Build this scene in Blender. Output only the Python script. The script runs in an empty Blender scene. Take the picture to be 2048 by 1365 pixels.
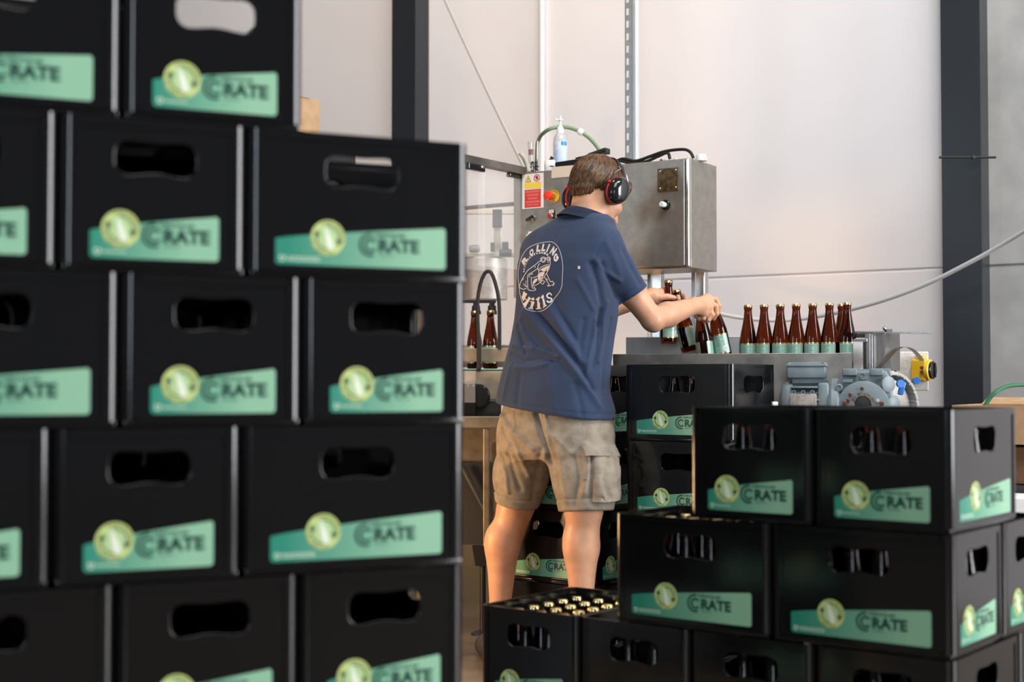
import bpy, bmesh, math, random
import numpy as np
from mathutils import Vector, Matrix
from mathutils.bvhtree import BVHTree

random.seed(7); rng = np.random.default_rng(7)
S = bpy.context.scene
COL = S.collection
PI = math.pi

# ------------------------------------------------------------------ camera, world, light, exposure
FPX, PITCH, CAMH = 2844.0, 0.0294, 0.95
cam_d = bpy.data.cameras.new('camera'); cam = bpy.data.objects.new('camera', cam_d); COL.objects.link(cam)
cam.location = (0, 0, CAMH); cam.rotation_euler = (PI/2 + PITCH, 0, 0)
cam_d.sensor_width = 36.0; cam_d.lens = FPX/2048*36.0
cam_d.clip_start = 0.05
cam_d.dof.use_dof = True; cam_d.dof.focus_distance = 4.85; cam_d.dof.aperture_fstop = 2.2; cam_d.dof.aperture_blades = 9
S.camera = cam

world = bpy.data.worlds.new('world'); S.world = world; world.use_nodes = True
world.node_tree.nodes['Background'].inputs[0].default_value = (0.92, 0.96, 1.0, 1)
world.node_tree.nodes['Background'].inputs[1].default_value = 0.12

def area(name, loc, target, sx, sy, power, col):
    d = bpy.data.lights.new(name, 'AREA'); d.shape = 'RECTANGLE'; d.size = sx; d.size_y = sy
    d.energy = power; d.color = col
    o = bpy.data.objects.new(name, d); COL.objects.link(o); o.location = loc
    o.rotation_euler = (Vector(target)-Vector(loc)).to_track_quat('-Z', 'Y').to_euler()
    return o
area('door_daylight', (7.4, 2.6, 2.3), (0.6, 3.8, 1.3), 6.0, 4.0, 1520, (0.95, 0.97, 1.0))
area('overhead_fill_light', (0.4, 0.8, 6.2), (0.7, 4.6, 1.0), 3.4, 3.0, 235, (1.0, 0.98, 0.96))  # added overhead fill that brightens the crate fronts and labels
area('wall_fill_light', (2.2, 2.9, 5.4), (2.0, 5.6, 1.7), 2.4, 0.8, 125, (1.0, 0.97, 0.98))  # added fill that washes the right part of the back wall
area('hall_window_light', (-5.2, 1.0, 2.3), (-0.6, 2.4, 1.0), 1.2, 1.9, 60, (0.66, 0.85, 1.0))
area('work_lamp_light', (-1.2, 4.6, 0.55), (0.0, 4.85, 0.35), 0.35, 0.35, 26, (1.0, 0.58, 0.26))
area('rear_window_light', (-0.6, -4.5, 2.3), (0.3, 3.5, 1.0), 0.8, 2.6, 115, (0.78, 0.88, 1.0))
area('warm_wall_fill_light', (-1.0, 5.4, 4.6), (-0.7, 7.1, 2.0), 0.5, 0.5, 30, (1.0, 0.72, 0.46))  # added warm fill for the wall left of the column

S.view_settings.view_transform = 'Standard'; S.view_settings.look = 'None'
S.view_settings.exposure = 0.0; S.view_settings.gamma = 1.0; S.view_settings.use_curve_mapping = False
S.cycles.use_denoising = True
S.cycles.max_bounces = 10; S.cycles.transmission_bounces = 8; S.cycles.glossy_bounces = 5

# ------------------------------------------------------------------ helpers
CP, SP = math.cos(PITCH), math.sin(PITCH)
def W(px, py, Y):
    """photo pixel at world depth Y -> world point"""
    u, v = (px-1024)/FPX, (682.5-py)/FPX
    y = CP - SP*v; z = SP + CP*v; t = Y/y
    return Vector((u*t, Y, CAMH + z*t))

def lin(c):
    return tuple(((x/255.0)/12.92 if x <= 10 else (((x/255.0)+0.055)/1.055)**2.4) for x in c)

MATS = {}
def mat(name, col, rough=0.5, metal=0.0, var=0.0, vscale=30.0, bump=0.0, bscale=200.0, stretch=(1,1,1), spec=0.5, trans=0.0,
        ior=1.45, col2=None, coat=0.0, sss=0.0, emit=None, rvar=0.0, contrast=(0.35, 0.65), sheen=0.0, alpha=1.0):
    if name in MATS: return MATS[name]
    m = bpy.data.materials.new(name); m.use_nodes = True; MATS[name] = m
    nt = m.node_tree; b = nt.nodes['Principled BSDF']
    b.inputs['Base Color'].default_value = (*col, 1); b.inputs['Roughness'].default_value = rough
    b.inputs['Metallic'].default_value = metal; b.inputs['Specular IOR Level'].default_value = spec
    b.inputs['Transmission Weight'].default_value = trans; b.inputs['IOR'].default_value = ior
    b.inputs['Coat Weight'].default_value = coat; b.inputs['Coat Roughness'].default_value = 0.08
    b.inputs['Alpha'].default_value = alpha
    if sheen: b.inputs['Sheen Weight'].default_value = sheen; b.inputs['Sheen Roughness'].default_value = 0.6
    if sss:
        b.inputs['Subsurface Weight'].default_value = sss; b.inputs['Subsurface Radius'].default_value = (1.0, 0.35, 0.15)
        b.inputs['Subsurface Scale'].default_value = 0.008
    if emit: b.inputs['Emission Color'].default_value = (*emit[:3], 1); b.inputs['Emission Strength'].default_value = emit[3]
    tc = nt.nodes.new('ShaderNodeTexCoord'); mp = nt.nodes.new('ShaderNodeMapping')
    mp.inputs['Scale'].default_value = stretch
    nt.links.new(tc.outputs['Object'], mp.inputs['Vector'])
    def noise(sc, det=5):
        n = nt.nodes.new('ShaderNodeTexNoise'); n.inputs['Scale'].default_value = sc; n.inputs['Detail'].default_value = det
        nt.links.new(mp.outputs[0], n.inputs['Vector']); return n
    if var or col2:
        n = noise(vscale); r = nt.nodes.new('ShaderNodeValToRGB')
        c2 = col2 or tuple(max(0, c*(1-var)) for c in col); c1 = col if col2 else tuple(min(1, c*(1+var)) for c in col)
        r.color_ramp.elements[0].position = contrast[0]; r.color_ramp.elements[1].position = contrast[1]
        r.color_ramp.elements[0].color = (*c2, 1); r.color_ramp.elements[1].color = (*c1, 1)
        nt.links.new(n.outputs['Fac'], r.inputs[0]); nt.links.new(r.outputs[0], b.inputs['Base Color'])
    if rvar:
        n = noise(vscale*0.7 if vscale else 20); mr = nt.nodes.new('ShaderNodeMapRange')
        mr.inputs[3].default_value = max(0.02, rough-rvar); mr.inputs[4].default_value = min(1, rough+rvar)
        nt.links.new(n.outputs['Fac'], mr.inputs[0]); nt.links.new(mr.outputs[0], b.inputs['Roughness'])
    if bump:
        n = noise(bscale, 3); bp = nt.nodes.new('ShaderNodeBump'); bp.inputs['Strength'].default_value = bump; bp.inputs['Distance'].default_value = 0.002
        nt.links.new(n.outputs['Fac'], bp.inputs['Height']); nt.links.new(bp.outputs[0], b.inputs['Normal'])
    return m

def tag(o, label=None, cat=None, group=None, kind=None):
    if label: o['label'] = label
    if cat: o['category'] = cat
    if group: o['group'] = group
    if kind: o['kind'] = kind
    return o
def empty(name, loc=(0,0,0), rz=0.0, label=None, cat=None, group=None):
    o = bpy.data.objects.new(name, None); COL.objects.link(o); o.location = loc; o.rotation_euler = (0,0,rz)
    o.empty_display_size = 0.05
    return tag(o, label, cat, group)
def obj_from_mesh(name, me, parent=None, loc=None, rot=None):
    o = bpy.data.objects.new(name, me); COL.objects.link(o)
    if parent: o.parent = parent
    if loc is not None: o.location = loc
    if rot is not None: o.rotation_euler = rot
    return o
def world_to_parent(o, parent):
    """o was built in world coordinates; keep it there under a located parent"""
    o.parent = parent
    o.matrix_parent_inverse = (Matrix.Translation(parent.location) @ parent.rotation_euler.to_matrix().to_4x4()).inverted()
def sub_of(o, part):
    """sub-part of a part that itself was built in world coordinates"""
    o.parent = part; o.matrix_parent_inverse = Matrix(); return o
def mkmesh(name, bm, mats, smooth=False, angle=None):
    me = bpy.data.meshes.new(name); bm.to_mesh(me); bm.free()
    for m in (mats if isinstance(mats, (list, tuple)) else [mats]): me.materials.append(m)
    if smooth:
        me.polygons.foreach_set('use_smooth', [True]*len(me.polygons))
        if angle:
            me.set_sharp_from_angle(angle=angle)
    return me
def build(name, bm, mats, parent=None, loc=None, rot=None, smooth=False, angle=0.6, wp=None):
    o = obj_from_mesh(name, mkmesh(name, bm, mats, smooth, angle), parent, loc, rot)
    if wp: world_to_parent(o, wp)
    return o
def BM(): return bmesh.new()

def add_box(bm, c, s, rot=None, bev=0.0, seg=2, mi=0):
    r = bmesh.ops.create_cube(bm, size=1.0); vs = r['verts']
    for v in vs: v.co = Vector((v.co.x*s[0], v.co.y*s[1], v.co.z*s[2]))
    if bev:
        es = list({e for v in vs for e in v.link_edges})
        rr = bmesh.ops.bevel(bm, geom=es, offset=bev, segments=seg, profile=0.5, affect='EDGES')
        vs = list({v for f in rr['faces'] for v in f.verts} | {v for v in vs if v.is_valid})
        fs = {f for v in vs for f in v.link_faces}
        vs = list({v for f in fs for v in f.verts})
    M = Matrix.Translation(Vector(c)) @ (rot.to_4x4() if rot else Matrix())
    for v in vs: v.co = M @ v.co
    for f in {f for v in vs for f in v.link_faces}: f.material_index = mi
    return vs
def add_lathe(bm, prof, n=24, c=(0,0,0), axis=None, mi=0, close=True, a0=0.0, a1=2*PI):
    """prof: list of (r, h); revolved about axis"""
    ax = Vector(axis).normalized() if axis else Vector((0,0,1))
    q = Vector((0,0,1)).rotation_difference(ax).to_matrix()
    full = abs(a1-a0-2*PI) < 1e-6
    rings = []
    for r, h in prof:
        ring = []
        cnt = n if full else n+1
        for i in range(cnt):
            a = a0 + (a1-a0)*i/n
            ring.append(bm.verts.new(Vector(c) + q @ Vector((r*math.cos(a), r*math.sin(a), h))))
        rings.append(ring)
    for k in range(len(rings)-1):
        A, B = rings[k], rings[k+1]
        for i in range(n):
            j = (i+1) % len(A)
            f = bm.faces.new((A[i], A[j], B[j], B[i])); f.material_index = mi
    if close and full:
        if prof[0][0] > 1e-6: f = bm.faces.new(list(reversed(rings[0]))); f.material_index = mi
        if prof[-1][0] > 1e-6: f = bm.faces.new(rings[-1]); f.material_index = mi
    return rings
def add_cyl(bm, p0, p1, r, n=20, mi=0, bev=0.0, r1=None):
    p0, p1 = Vector(p0), Vector(p1); L = (p1-p0).length; r1 = r if r1 is None else r1
    prof = [(r, 0), (r1, L)] if not bev else [(r-bev, 0), (r, bev), (r1, L-bev), (r1-bev, L)]
    return add_lathe(bm, prof, n, p0, p1-p0, mi)
def smooth_path(pts, n=8):
    pts = [Vector(p) for p in pts]; out = []
    P = [pts[0]*2-pts[1]] + pts + [pts[-1]*2-pts[-2]]
    for i in range(1, len(P)-2):
        for k in range(n):
            t = k/n; a, b, c, d = P[i-1], P[i], P[i+1], P[i+2]
            out.append(0.5*((2*b) + (c-a)*t + (2*a-5*b+4*c-d)*t*t + (3*b-a-3*c+d)*t**3))
    out.append(pts[-1]); return out
def add_tube(bm, pts, r, n=10, mi=0, caps=True, flat=None):
    """flat=(w,h): elliptical/rectangular feel; r may be list"""
    pts = [Vector(p) for p in pts]; rings = []; up = None
    for i, p in enumerate(pts):
        t = (pts[min(i+1, len(pts)-1)] - pts[max(i-1, 0)]).normalized()
        if up is None:
            up = Vector((0,0,1)) if abs(t.z) < 0.9 else Vector((1,0,0))
        s = t.cross(up).normalized(); up = s.cross(t).normalized()
        rr = r[i] if isinstance(r, (list, tuple)) else r
        ra, rb = (rr*flat[0], rr*flat[1]) if flat else (rr, rr)
        rings.append([bm.verts.new(p + s*ra*math.cos(2*PI*k/n) + up*rb*math.sin(2*PI*k/n)) for k in range(n)])
    for A, B in zip(rings, rings[1:]):
        for k in range(n):
            f = bm.faces.new((A[k], A[(k+1) % n], B[(k+1) % n], B[k])); f.material_index = mi
    if caps:
        bm.faces.new(list(reversed(rings[0]))).material_index = mi; bm.faces.new(rings[-1]).material_index = mi
def add_prism(bm, poly, z0, z1, mi=0, M=None):
    """poly: 2D list ccw; extruded z0..z1, transformed by M"""
    M = M or Matrix()
    lo = [bm.verts.new(M @ Vector((x, y, z0))) for x, y in poly]; hi = [bm.verts.new(M @ Vector((x, y, z1))) for x, y in poly]
    n = len(poly)
    for i in range(n):
        bm.faces.new((lo[i], lo[(i+1) % n], hi[(i+1) % n], hi[i])).material_index = mi
    bm.faces.new(list(reversed(lo))).material_index = mi; bm.faces.new(hi).material_index = mi
def curve_mesh(loops, extrude, bevel=0.0, res=1):
    """2D closed loops (holes by even-odd) -> mesh via curve fill, centred on z=0"""
    cu = bpy.data.curves.new('tmp', 'CURVE'); cu.dimensions = '2D'; cu.fill_mode = 'BOTH'
    cu.extrude = extrude; cu.bevel_depth = bevel; cu.bevel_resolution = res
    for L in loops:
        sp = cu.splines.new('POLY'); sp.points.add(len(L)-1)
        for p, q in zip(sp.points, L): p.co = (q[0], q[1], 0, 1)
        sp.use_cyclic_u = True
    return eval_to_mesh(cu)
def eval_to_mesh(data):
    o = bpy.data.objects.new('tmp', data); COL.objects.link(o)
    dg = bpy.context.evaluated_depsgraph_get(); dg.update()
    me = bpy.data.meshes.new_from_object(o.evaluated_get(dg))
    bpy.data.objects.remove(o)
    return me
def bm_add_mesh(bm, me, M=None, mi=0):
    base = len(bm.verts); M = M or Matrix()
    vs = [bm.verts.new(M @ v.co) for v in me.vertices]
    for p in me.polygons:
        try:
            f = bm.faces.new([vs[i] for i in p.vertices]); f.material_index = mi
        except ValueError: pass
    return vs
_tc = {}
def text_mesh(txt, bold=0.0, shear=0.0):
    key = (txt, bold, shear)
    if key in _tc: return _tc[key]
    cu = bpy.data.curves.new('tmp', 'FONT'); cu.body = txt; cu.size = 1.0; cu.offset = bold; cu.shear = shear; cu.resolution_u = 3
    me = eval_to_mesh(cu); _tc[key] = me
    return me
def add_text(bm, txt, x, y, w=None, h=0.01, z=0.0, bold=0.0, mi=0, shear=0.0, M=None, align='L'):
    """flat text with given cap height h (and width w if given), lower-left at x,y in the xy plane"""
    me = text_mesh(txt, bold, shear)
    if not me.vertices: return
    xs = [v.co.x for v in me.vertices]; ys = [v.co.y for v in me.vertices]
    sy = h/(max(ys)-min(ys)); sx = sy if w is None else w/(max(xs)-min(xs))
    ox = x - min(xs)*sx if align == 'L' else x - (min(xs)+max(xs))/2*sx
    T = (M or Matrix()) @ Matrix.Translation((ox, y-min(ys)*sy, z)) @ Matrix.Diagonal((sx, sy, 1, 1))
    bm_add_mesh(bm, me, T, mi)
def add_poly(bm, pts, z=0.0, mi=0, M=None):
    vs = [bm.verts.new((M @ Vector((x, y, z))) if M else Vector((x, y, z))) for x, y in pts]
    f = bm.faces.new(vs); f.material_index = mi; return f
def circle_pts(cx, cy, r, n=40, ry=None):
    return [(cx+r*math.cos(2*PI*i/n), cy+(ry or r)*math.sin(2*PI*i/n)) for i in range(n)]
def add_arc(bm, cx, cy, r0, r1, a0, a1, z=0.0, mi=0, n=24):
    for i in range(n):
        b0, b1 = a0+(a1-a0)*i/n, a0+(a1-a0)*(i+1)/n
        add_poly(bm, [(cx+r*math.cos(b), cy+r*math.sin(b)) for r, b in ((r0,b0),(r1,b0),(r1,b1),(r0,b1))][::(1 if a1 > a0 else -1)], z, mi)
def rz3(a): return Matrix.Rotation(a, 3, 'Z')

# ------------------------------------------------------------------ materials
m_black = mat('black_crate_plastic', (0.0045, 0.0045, 0.0050), 0.15, rvar=0.04, vscale=9, bump=0.05, bscale=60, spec=0.62)
m_steel = mat('brushed_steel', (0.40, 0.385, 0.37), 0.34, 0.92, var=0.10, vscale=14, stretch=(1,1,0.15), bump=0.04, bscale=120, rvar=0.07)
m_steel_b = mat('bright_steel', (0.62, 0.61, 0.60), 0.24, 0.95, var=0.06, vscale=20, rvar=0.05)
m_steel_d = mat('worn_steel', (0.21, 0.19, 0.165), 0.36, 0.9, var=0.3, vscale=9, rvar=0.1)
m_dark = mat('black_rubber', (0.012, 0.012, 0.012), 0.45, rvar=0.1, vscale=40)
m_blackgloss = mat('black_gloss_plastic', (0.010, 0.010, 0.011), 0.16)
m_white = mat('white_plastic', (0.80, 0.80, 0.80), 0.4)
m_wood = mat('pallet_wood', (0.36, 0.24, 0.13), 0.75, var=0.35, vscale=18, stretch=(1,8,8), bump=0.2, bscale=60)
m_card = mat('cardboard', (0.44, 0.28, 0.15), 0.8, var=0.10, vscale=20, bump=0.05)
m_gold = mat('gold_cap', (0.80, 0.62, 0.28), 0.24, 1.0, rvar=0.05)
m_amber = mat('amber_glass', (0.13, 0.020, 0.003), 0.03, trans=1.0, ior=1.40)
m_sage = mat('sage_label', (0.30, 0.47, 0.39), 0.30, 0.15, var=0.05, vscale=60)
m_goldfoil = mat('gold_foil', (0.72, 0.50, 0.20), 0.25, 0.9)
m_paper = mat('white_paper', (0.78, 0.78, 0.77), 0.6)
m_ink = mat('dark_ink', (0.010, 0.014, 0.013), 0.5)
m_green_dk = mat('dark_green_ink', (0.006, 0.05, 0.035), 0.45)
m_red = mat('red_plastic', (0.62, 0.018, 0.012), 0.3)
m_yellow = mat('yellow_plastic', (0.78, 0.47, 0.02), 0.35)
# ------------------------------------------------------------------ setting
m_floor = mat('concrete_floor', (0.135, 0.105, 0.072), 0.30, var=0.30, vscale=3.5, bump=0.06, bscale=90, rvar=0.12)
m_wall = mat('white_wall_panel', (0.80, 0.772, 0.785), 0.55, var=0.015, vscale=2.0)
m_wallg = mat('grey_concrete_wall', (0.36, 0.355, 0.34), 0.7, var=0.14, vscale=5, bump=0.1, bscale=70)
m_column = mat('anthracite_column', (0.018, 0.021, 0.026), 0.33, rvar=0.1, vscale=6, stretch=(1,1,0.2))
WT = math.radians(33.0)                 # the building stands turned against the camera
TW = Vector((math.cos(WT), -math.sin(WT), 0)); NW = Vector((-math.sin(WT), -math.cos(WT), 0))   # along the wall, out of the wall
W0 = Vector((0, 6.9, 0))
def wp(s, z, out=0.0): return W0 + TW*s + NW*out + Vector((0,0,z))
WROT = rz3(-WT)
def wall_s(px, out=0.0):
    """wall coordinate seen at photo column px"""
    u = (px-1024)/FPX; B = W0 + NW*out
    return (u*B.y - B.x)/(TW.x - u*TW.y)
bm = BM(); add_box(bm, (0, 4.0, -0.05), (16, 17, 0.1)); tag(build('floor', bm, m_floor), kind='structure')
s_col = wall_s(1930, 0.06); s_colL = wall_s(809, 0.06)
def wall_piece(name, s0, s1, z0, z1, m, t=0.12):
    bm = BM(); c = wp((s0+s1)/2, (z0+z1)/2, -t/2); add_box(bm, c, (s1-s0, t, z1-z0), WROT)
    return tag(build(name, bm, m), kind='structure')
ZJ = W(1650, 548, (wp(wall_s(1650), 0)).y).z          # horizontal panel joint
wb = wall_piece('wall_back', -9.0, s_col, 0.0, ZJ-0.006, m_wall)
def wall_panel(s0, s1, z0, z1, m, parent):
    bm = BM(); c = wp((s0+s1)/2, (z0+z1)/2, -0.06); add_box(bm, c, (s1-s0, 0.12, z1-z0), WROT, 0.004)
    o = build('panel', bm, m); o.parent = parent; return o
bm = BM(); add_box(bm, wp((-9+s_col)/2, ZJ, -0.056), (s_col+9, 0.10, 0.03), WROT); build('panel_joint', bm, m_wall).parent = wb
wall_panel(-9.0, s_colL, ZJ+0.006, 5.2, m_wall, wb); wall_panel(s_colL, s_col, ZJ+0.006, 5.2, m_wall, wb)
wr = wall_piece('wall_right', s_col, s_col+0.9, 0.0, ZJ-0.006, m_wallg)
wall_panel(s_col, s_col+0.9, ZJ+0.006, 5.2, m_wallg, wr); wall_panel(s_col+0.9, s_col+6.2, 0.0, 5.2, m_wall, wr)
bm = BM(); add_box(bm, wp(s_col+0.45, ZJ, -0.058), (0.9, 0.10, 0.03), WROT); build('panel_joint', bm, m_wallg).parent = wr
# two dark steel columns against the wall
for i, (px, wdt) in enumerate(((1928, 0.155), (809, 0.150))):
    s = wall_s(px, 0.10); bm = BM()
    for sg in (0, 1):
        add_box(bm, wp(s, 2.6, 0.004 + sg*0.105), (wdt, 0.010, 5.2), WROT, 0.002)
    add_box(bm, wp(s, 2.6, 0.055), (0.012, 0.10, 5.2), WROT)
    add_box(bm, wp(s-wdt*0.5+0.005, 2.6, 0.055), (0.010, 0.10, 5.2), WROT); add_box(bm, wp(s+wdt*0.5-0.005, 2.6, 0.055), (0.010, 0.10, 5.2), WROT)
    tag(build('trim_%d' % (i+1), bm, m_column), kind='structure')

# ------------------------------------------------------------------ crates
CH = 0.248     # stacking pitch
def handle_loop(w=0.066, h=0.0285, cy=0.0):
    pts = []
    n = 14; r = 0.021
    # dog-bone: rounded ends, waisted top and bottom
    def arc(cx, cyy, a0, a1):
        return [(cx+r*math.cos(a0+(a1-a0)*i/6), cyy+r*math.sin(a0+(a1-a0)*i/6)) for i in range(7)]
    pts += arc(w-r, cy+h-r, 0, PI/2)
    pts += [(x, cy+h-0.0011*(1+math.cos(PI*x/(w-r)))) for x in np.linspace(w-r, -(w-r), n)[1:-1]]
    pts += arc(-(w-r), cy+h-r, PI/2, PI)
    pts += arc(-(w-r), cy-h+r, PI, 1.5*PI)
    pts += [(x, cy-h+0.0022*(1+math.cos(PI*x/(w-r)))) for x in np.linspace(-(w-r), (w-r), n)[1:-1]]
    pts += arc(w-r, cy-h+r, 1.5*PI, 2*PI)
    return pts
def crate_body():
    bm = BM(); A, B, r = 0.1985, 0.1485, 0.019
    p, t = 0.026, 0.006
    # corner posts
    for sx in (1, -1):
        for sy in (1, -1):
            out = [(A-p, B)] + [(A-r+r*math.cos(a), B-r+r*math.sin(a)) for a in np.linspace(PI/2, 0, 9)] + [(A, B-p)]
            inn = [(A-t, B-p), (A-t, B-t-0.012), (A-t-0.012, B-t), (A-p, B-t)]
            poly = [(x*sx, y*sy) for x, y in out+inn]
            if sx*sy > 0: poly = poly[::-1]
            add_prism(bm, poly, 0.010, CH-0.001)
    # rails
    for s in (1, -1):
        for z0, z1 in ((0.010, 0.018), (0.233, CH-0.001)):
            add_box(bm, (0, s*(B-t/2), (z0+z1)/2), (2*(A-p)+0.004, t, z1-z0)); add_box(bm, (s*(A-t/2), 0, (z0+z1)/2), (t, 2*(B-p)+0.004, z1-z0))
    # foot ring and floor
    add_box(bm, (0, 0, 0.006), (2*A-0.010, 2*B-0.010, 0.012), bev=0.003)
    # walls with hand holes
    for half, rot in ((A, 0), (B, PI/2), (A, PI), (B, -PI/2)):
        Lh = half-p+0.003; z0, z1 = 0.017, 0.234; cz = (z0+z1)/2
        loops = [[(-Lh, z0-cz), (Lh, z0-cz), (Lh, z1-cz), (-Lh, z1-cz)], handle_loop(cy=0.183-cz)]
        me = curve_mesh(loops, 0.0013, 0.0012, 2)
        off = (B if half == A else A) - 0.0048
        M = Matrix.Rotation(rot, 4, 'Z') @ Matrix.Translation((0, -off, cz)) @ Matrix.Rotation(PI/2, 4, 'X')
        bm_add_mesh(bm, me, M)
    # bottle compartments
    for i in range(1, 6): add_box(bm, (-0.191+0.382*i/6, 0, 0.062), (0.002, 0.285, 0.10))
    for j in range(1, 4): add_box(bm, (0, -0.141+0.282*j/4, 0.062), (0.384, 0.002, 0.10))
    bmesh.ops.recalc_face_normals(bm, faces=bm.faces)
    return mkmesh('crate_body', bm, m_black, True, 0.7)

def grad_mat(name, c0, c1, x0, x1):
    m = mat(name, c0, 0.42); nt = m.node_tree; b = nt.nodes['Principled BSDF']
    tc = nt.nodes.new('ShaderNodeTexCoord'); sx = nt.nodes.new('ShaderNodeSeparateXYZ'); mr = nt.nodes.new('ShaderNodeMapRange'); r = nt.nodes.new('ShaderNodeValToRGB')
    nt.links.new(tc.outputs['Object'], sx.inputs[0]); nt.links.new(sx.outputs[0], mr.inputs[0])
    mr.inputs[1].default_value = x0; mr.inputs[2].default_value = x1
    nt.links.new(mr.outputs[0], r.inputs[0]); r.color_ramp.elements[0].color = (*c0, 1); r.color_ramp.elements[1].color = (*c1, 1)
    nt.links.new(r.outputs[0], b.inputs['Base Color']); return m
m_lab_l = grad_mat('green_label_wide', (0.016, 0.215, 0.145), (0.245, 0.465, 0.305), 0.02, 0.26)
m_lab_s = grad_mat('green_label_narrow', (0.016, 0.225, 0.15), (0.245, 0.465, 0.305), 0.0, 0.16)
m_ring = mat('lime_ring', (0.52, 0.60, 0.20), 0.42)
m_disc = mat('lime_disc', (0.42, 0.58, 0.26), 0.42)
m_pale = mat('pale_print', (0.72, 0.78, 0.62), 0.42)
def crate_label(wide):
    """built in the plane: x to the right, y up, z out; origin at the lower left corner"""
    L = 0.306 if wide else 0.205
    ex, tx = (0.091, 0.147) if wide else (0.0475, 0.081)
    band, emb, let = BM(), BM(), BM(); bm = band; n = 16; rc = 0.004
    top = [(L*i/n, 0.043 + 0.030*(i/n)**0.8) for i in range(n, -1, -1)]
    top[0] = (L-rc, top[0][1]); top = [(L, top[0][1]-rc)] + top
    add_poly(bm, [(rc, 0), (L-rc, 0), (L, rc)] + top + [(0, rc)], 0.0, 0)
    cy, R = 0.047, 0.030; bm = emb
    add_poly(bm, circle_pts(ex, cy, R, 48), 0.0004, 1)
    add_poly(bm, circle_pts(ex, cy, R*0.74, 40), 0.0006, 2)
    # pale bottle
    bot = [(-0.0035,-0.0175),(0.0035,-0.0175),(0.0042,-0.0165),(0.0042,-0.001),(0.0034,0.004),(0.0020,0.009),(0.0018,0.0165),(-0.0018,0.0165),(-0.0020,0.009),(-0.0034,0.004),(-0.0042,-0.001),(-0.0042,-0.0165)]
    ca, sa = math.cos(0.28), math.sin(0.28)
    add_poly(bm, [(ex+ca*x*1.45-sa*y*1.15, cy+sa*x*1.45+ca*y*1.15) for x, y in bot], 0.0012, 3)
    # two circling arrows
    for k in (0, PI):
        add_arc(bm, ex, cy, R*0.635, R*0.71, math.radians(100)+k, math.radians(-8)+k, 0.0009, 4, 18)
        a = math.radians(-8)+k; rm = R*0.67
        d = Vector((math.sin(a), -math.cos(a))); o = Vector((math.cos(a), math.sin(a)))
        c = o*rm
        tri = [c - o*R*0.20, c + d*R*0.36, c + o*R*0.20]
        add_poly(bm, [(ex+p.x, cy+p.y) for p in tri], 0.0010, 4)
    def ring_text(txt, a_mid, span, up):
        m = len(txt); rr = R*0.80 if up else R*0.955
        for i, ch in enumerate(txt):
            if ch == ' ': continue
            a = a_mid + (span/2 - span*(i+0.5)/m)*(1 if up else -1)
            M = Matrix.Translation((ex+rr*math.cos(a), cy+rr*math.sin(a), 0)) @ Matrix.Rotation(a-(PI/2 if up else -PI/2), 4, 'Z')
            add_text(bm, ch, 0, 0, None, R*0.115, 0.0007, 0.01, 4, M=M, align='C')
    ring_text('REUSABLE GLASS BOTTLES', math.radians(52), math.radians(125), True)
    ring_text('FOR A GREEN FUTURE', math.radians(238), math.radians(108), False)
    # CIRCULAR CRATE with the double C
    bm = let
    cx, ccy = tx+0.0195, 0.0385
    add_arc(bm, cx, ccy, 0.0158, 0.0202, math.radians(80), math.radians(292), 0.0006, 4, 26)
    add_arc(bm, cx+0.001, ccy-0.0005, 0.0078, 0.0123, math.radians(38), math.radians(322), 0.0006, 4, 24)
    add_text(bm, 'RATE', tx+0.0345, 0.0265, 0.075, 0.0232, 0.0006, 0.042, 4)
    add_text(bm, 'CIRCULAR', tx+0.027, 0.0535, 0.058, 0.0056, 0.0006, 0.03, 4)
    add_text(bm, 'SERVICE BY', tx+0.0365, 0.0205, 0.026, 0.0026, 0.0006, 0.01, 4)
    # recycling mark and small print
    for k in range(3):
        a = PI/2 + k*2*PI/3
        add_arc(bm, 0.0115, 0.0105, 0.0028, 0.0052, a+0.25, a+1.75, 0.0006, 3, 5)
    if wide:
        for j in range(2):
            for i in range(7): add_poly(bm, [(0.020+i*0.0082, 0.0115-j*0.0045), (0.0272+i*0.0082, 0.0115-j*0.0045), (0.0272+i*0.0082, 0.0130-j*0.0045), (0.020+i*0.0082, 0.0130-j*0.0045)], 0.0006, 3)
    else:
        for i in range(5): add_poly(bm, [(0.019+i*0.0075, 0.0095), (0.0255+i*0.0075, 0.0095), (0.0255+i*0.0075, 0.011), (0.019+i*0.0075, 0.011)], 0.0006, 3)
    out = []
    for b_, nm in ((band, 'crate_label'), (emb, 'crate_emblem'), (let, 'crate_lettering')):
        bmesh.ops.recalc_face_normals(b_, faces=b_.faces)
        for f in b_.faces:
            if f.normal.z < 0: f.normal_flip()
        out.append(mkmesh(nm, b_, [m_lab_l if wide else m_lab_s, m_ring, m_disc, m_pale, m_green_dk]))
    return out
ME_CRATE, ME_LABL, ME_LABS = crate_body(), crate_label(True), crate_label(False)
LABZ = 0.0215
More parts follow.
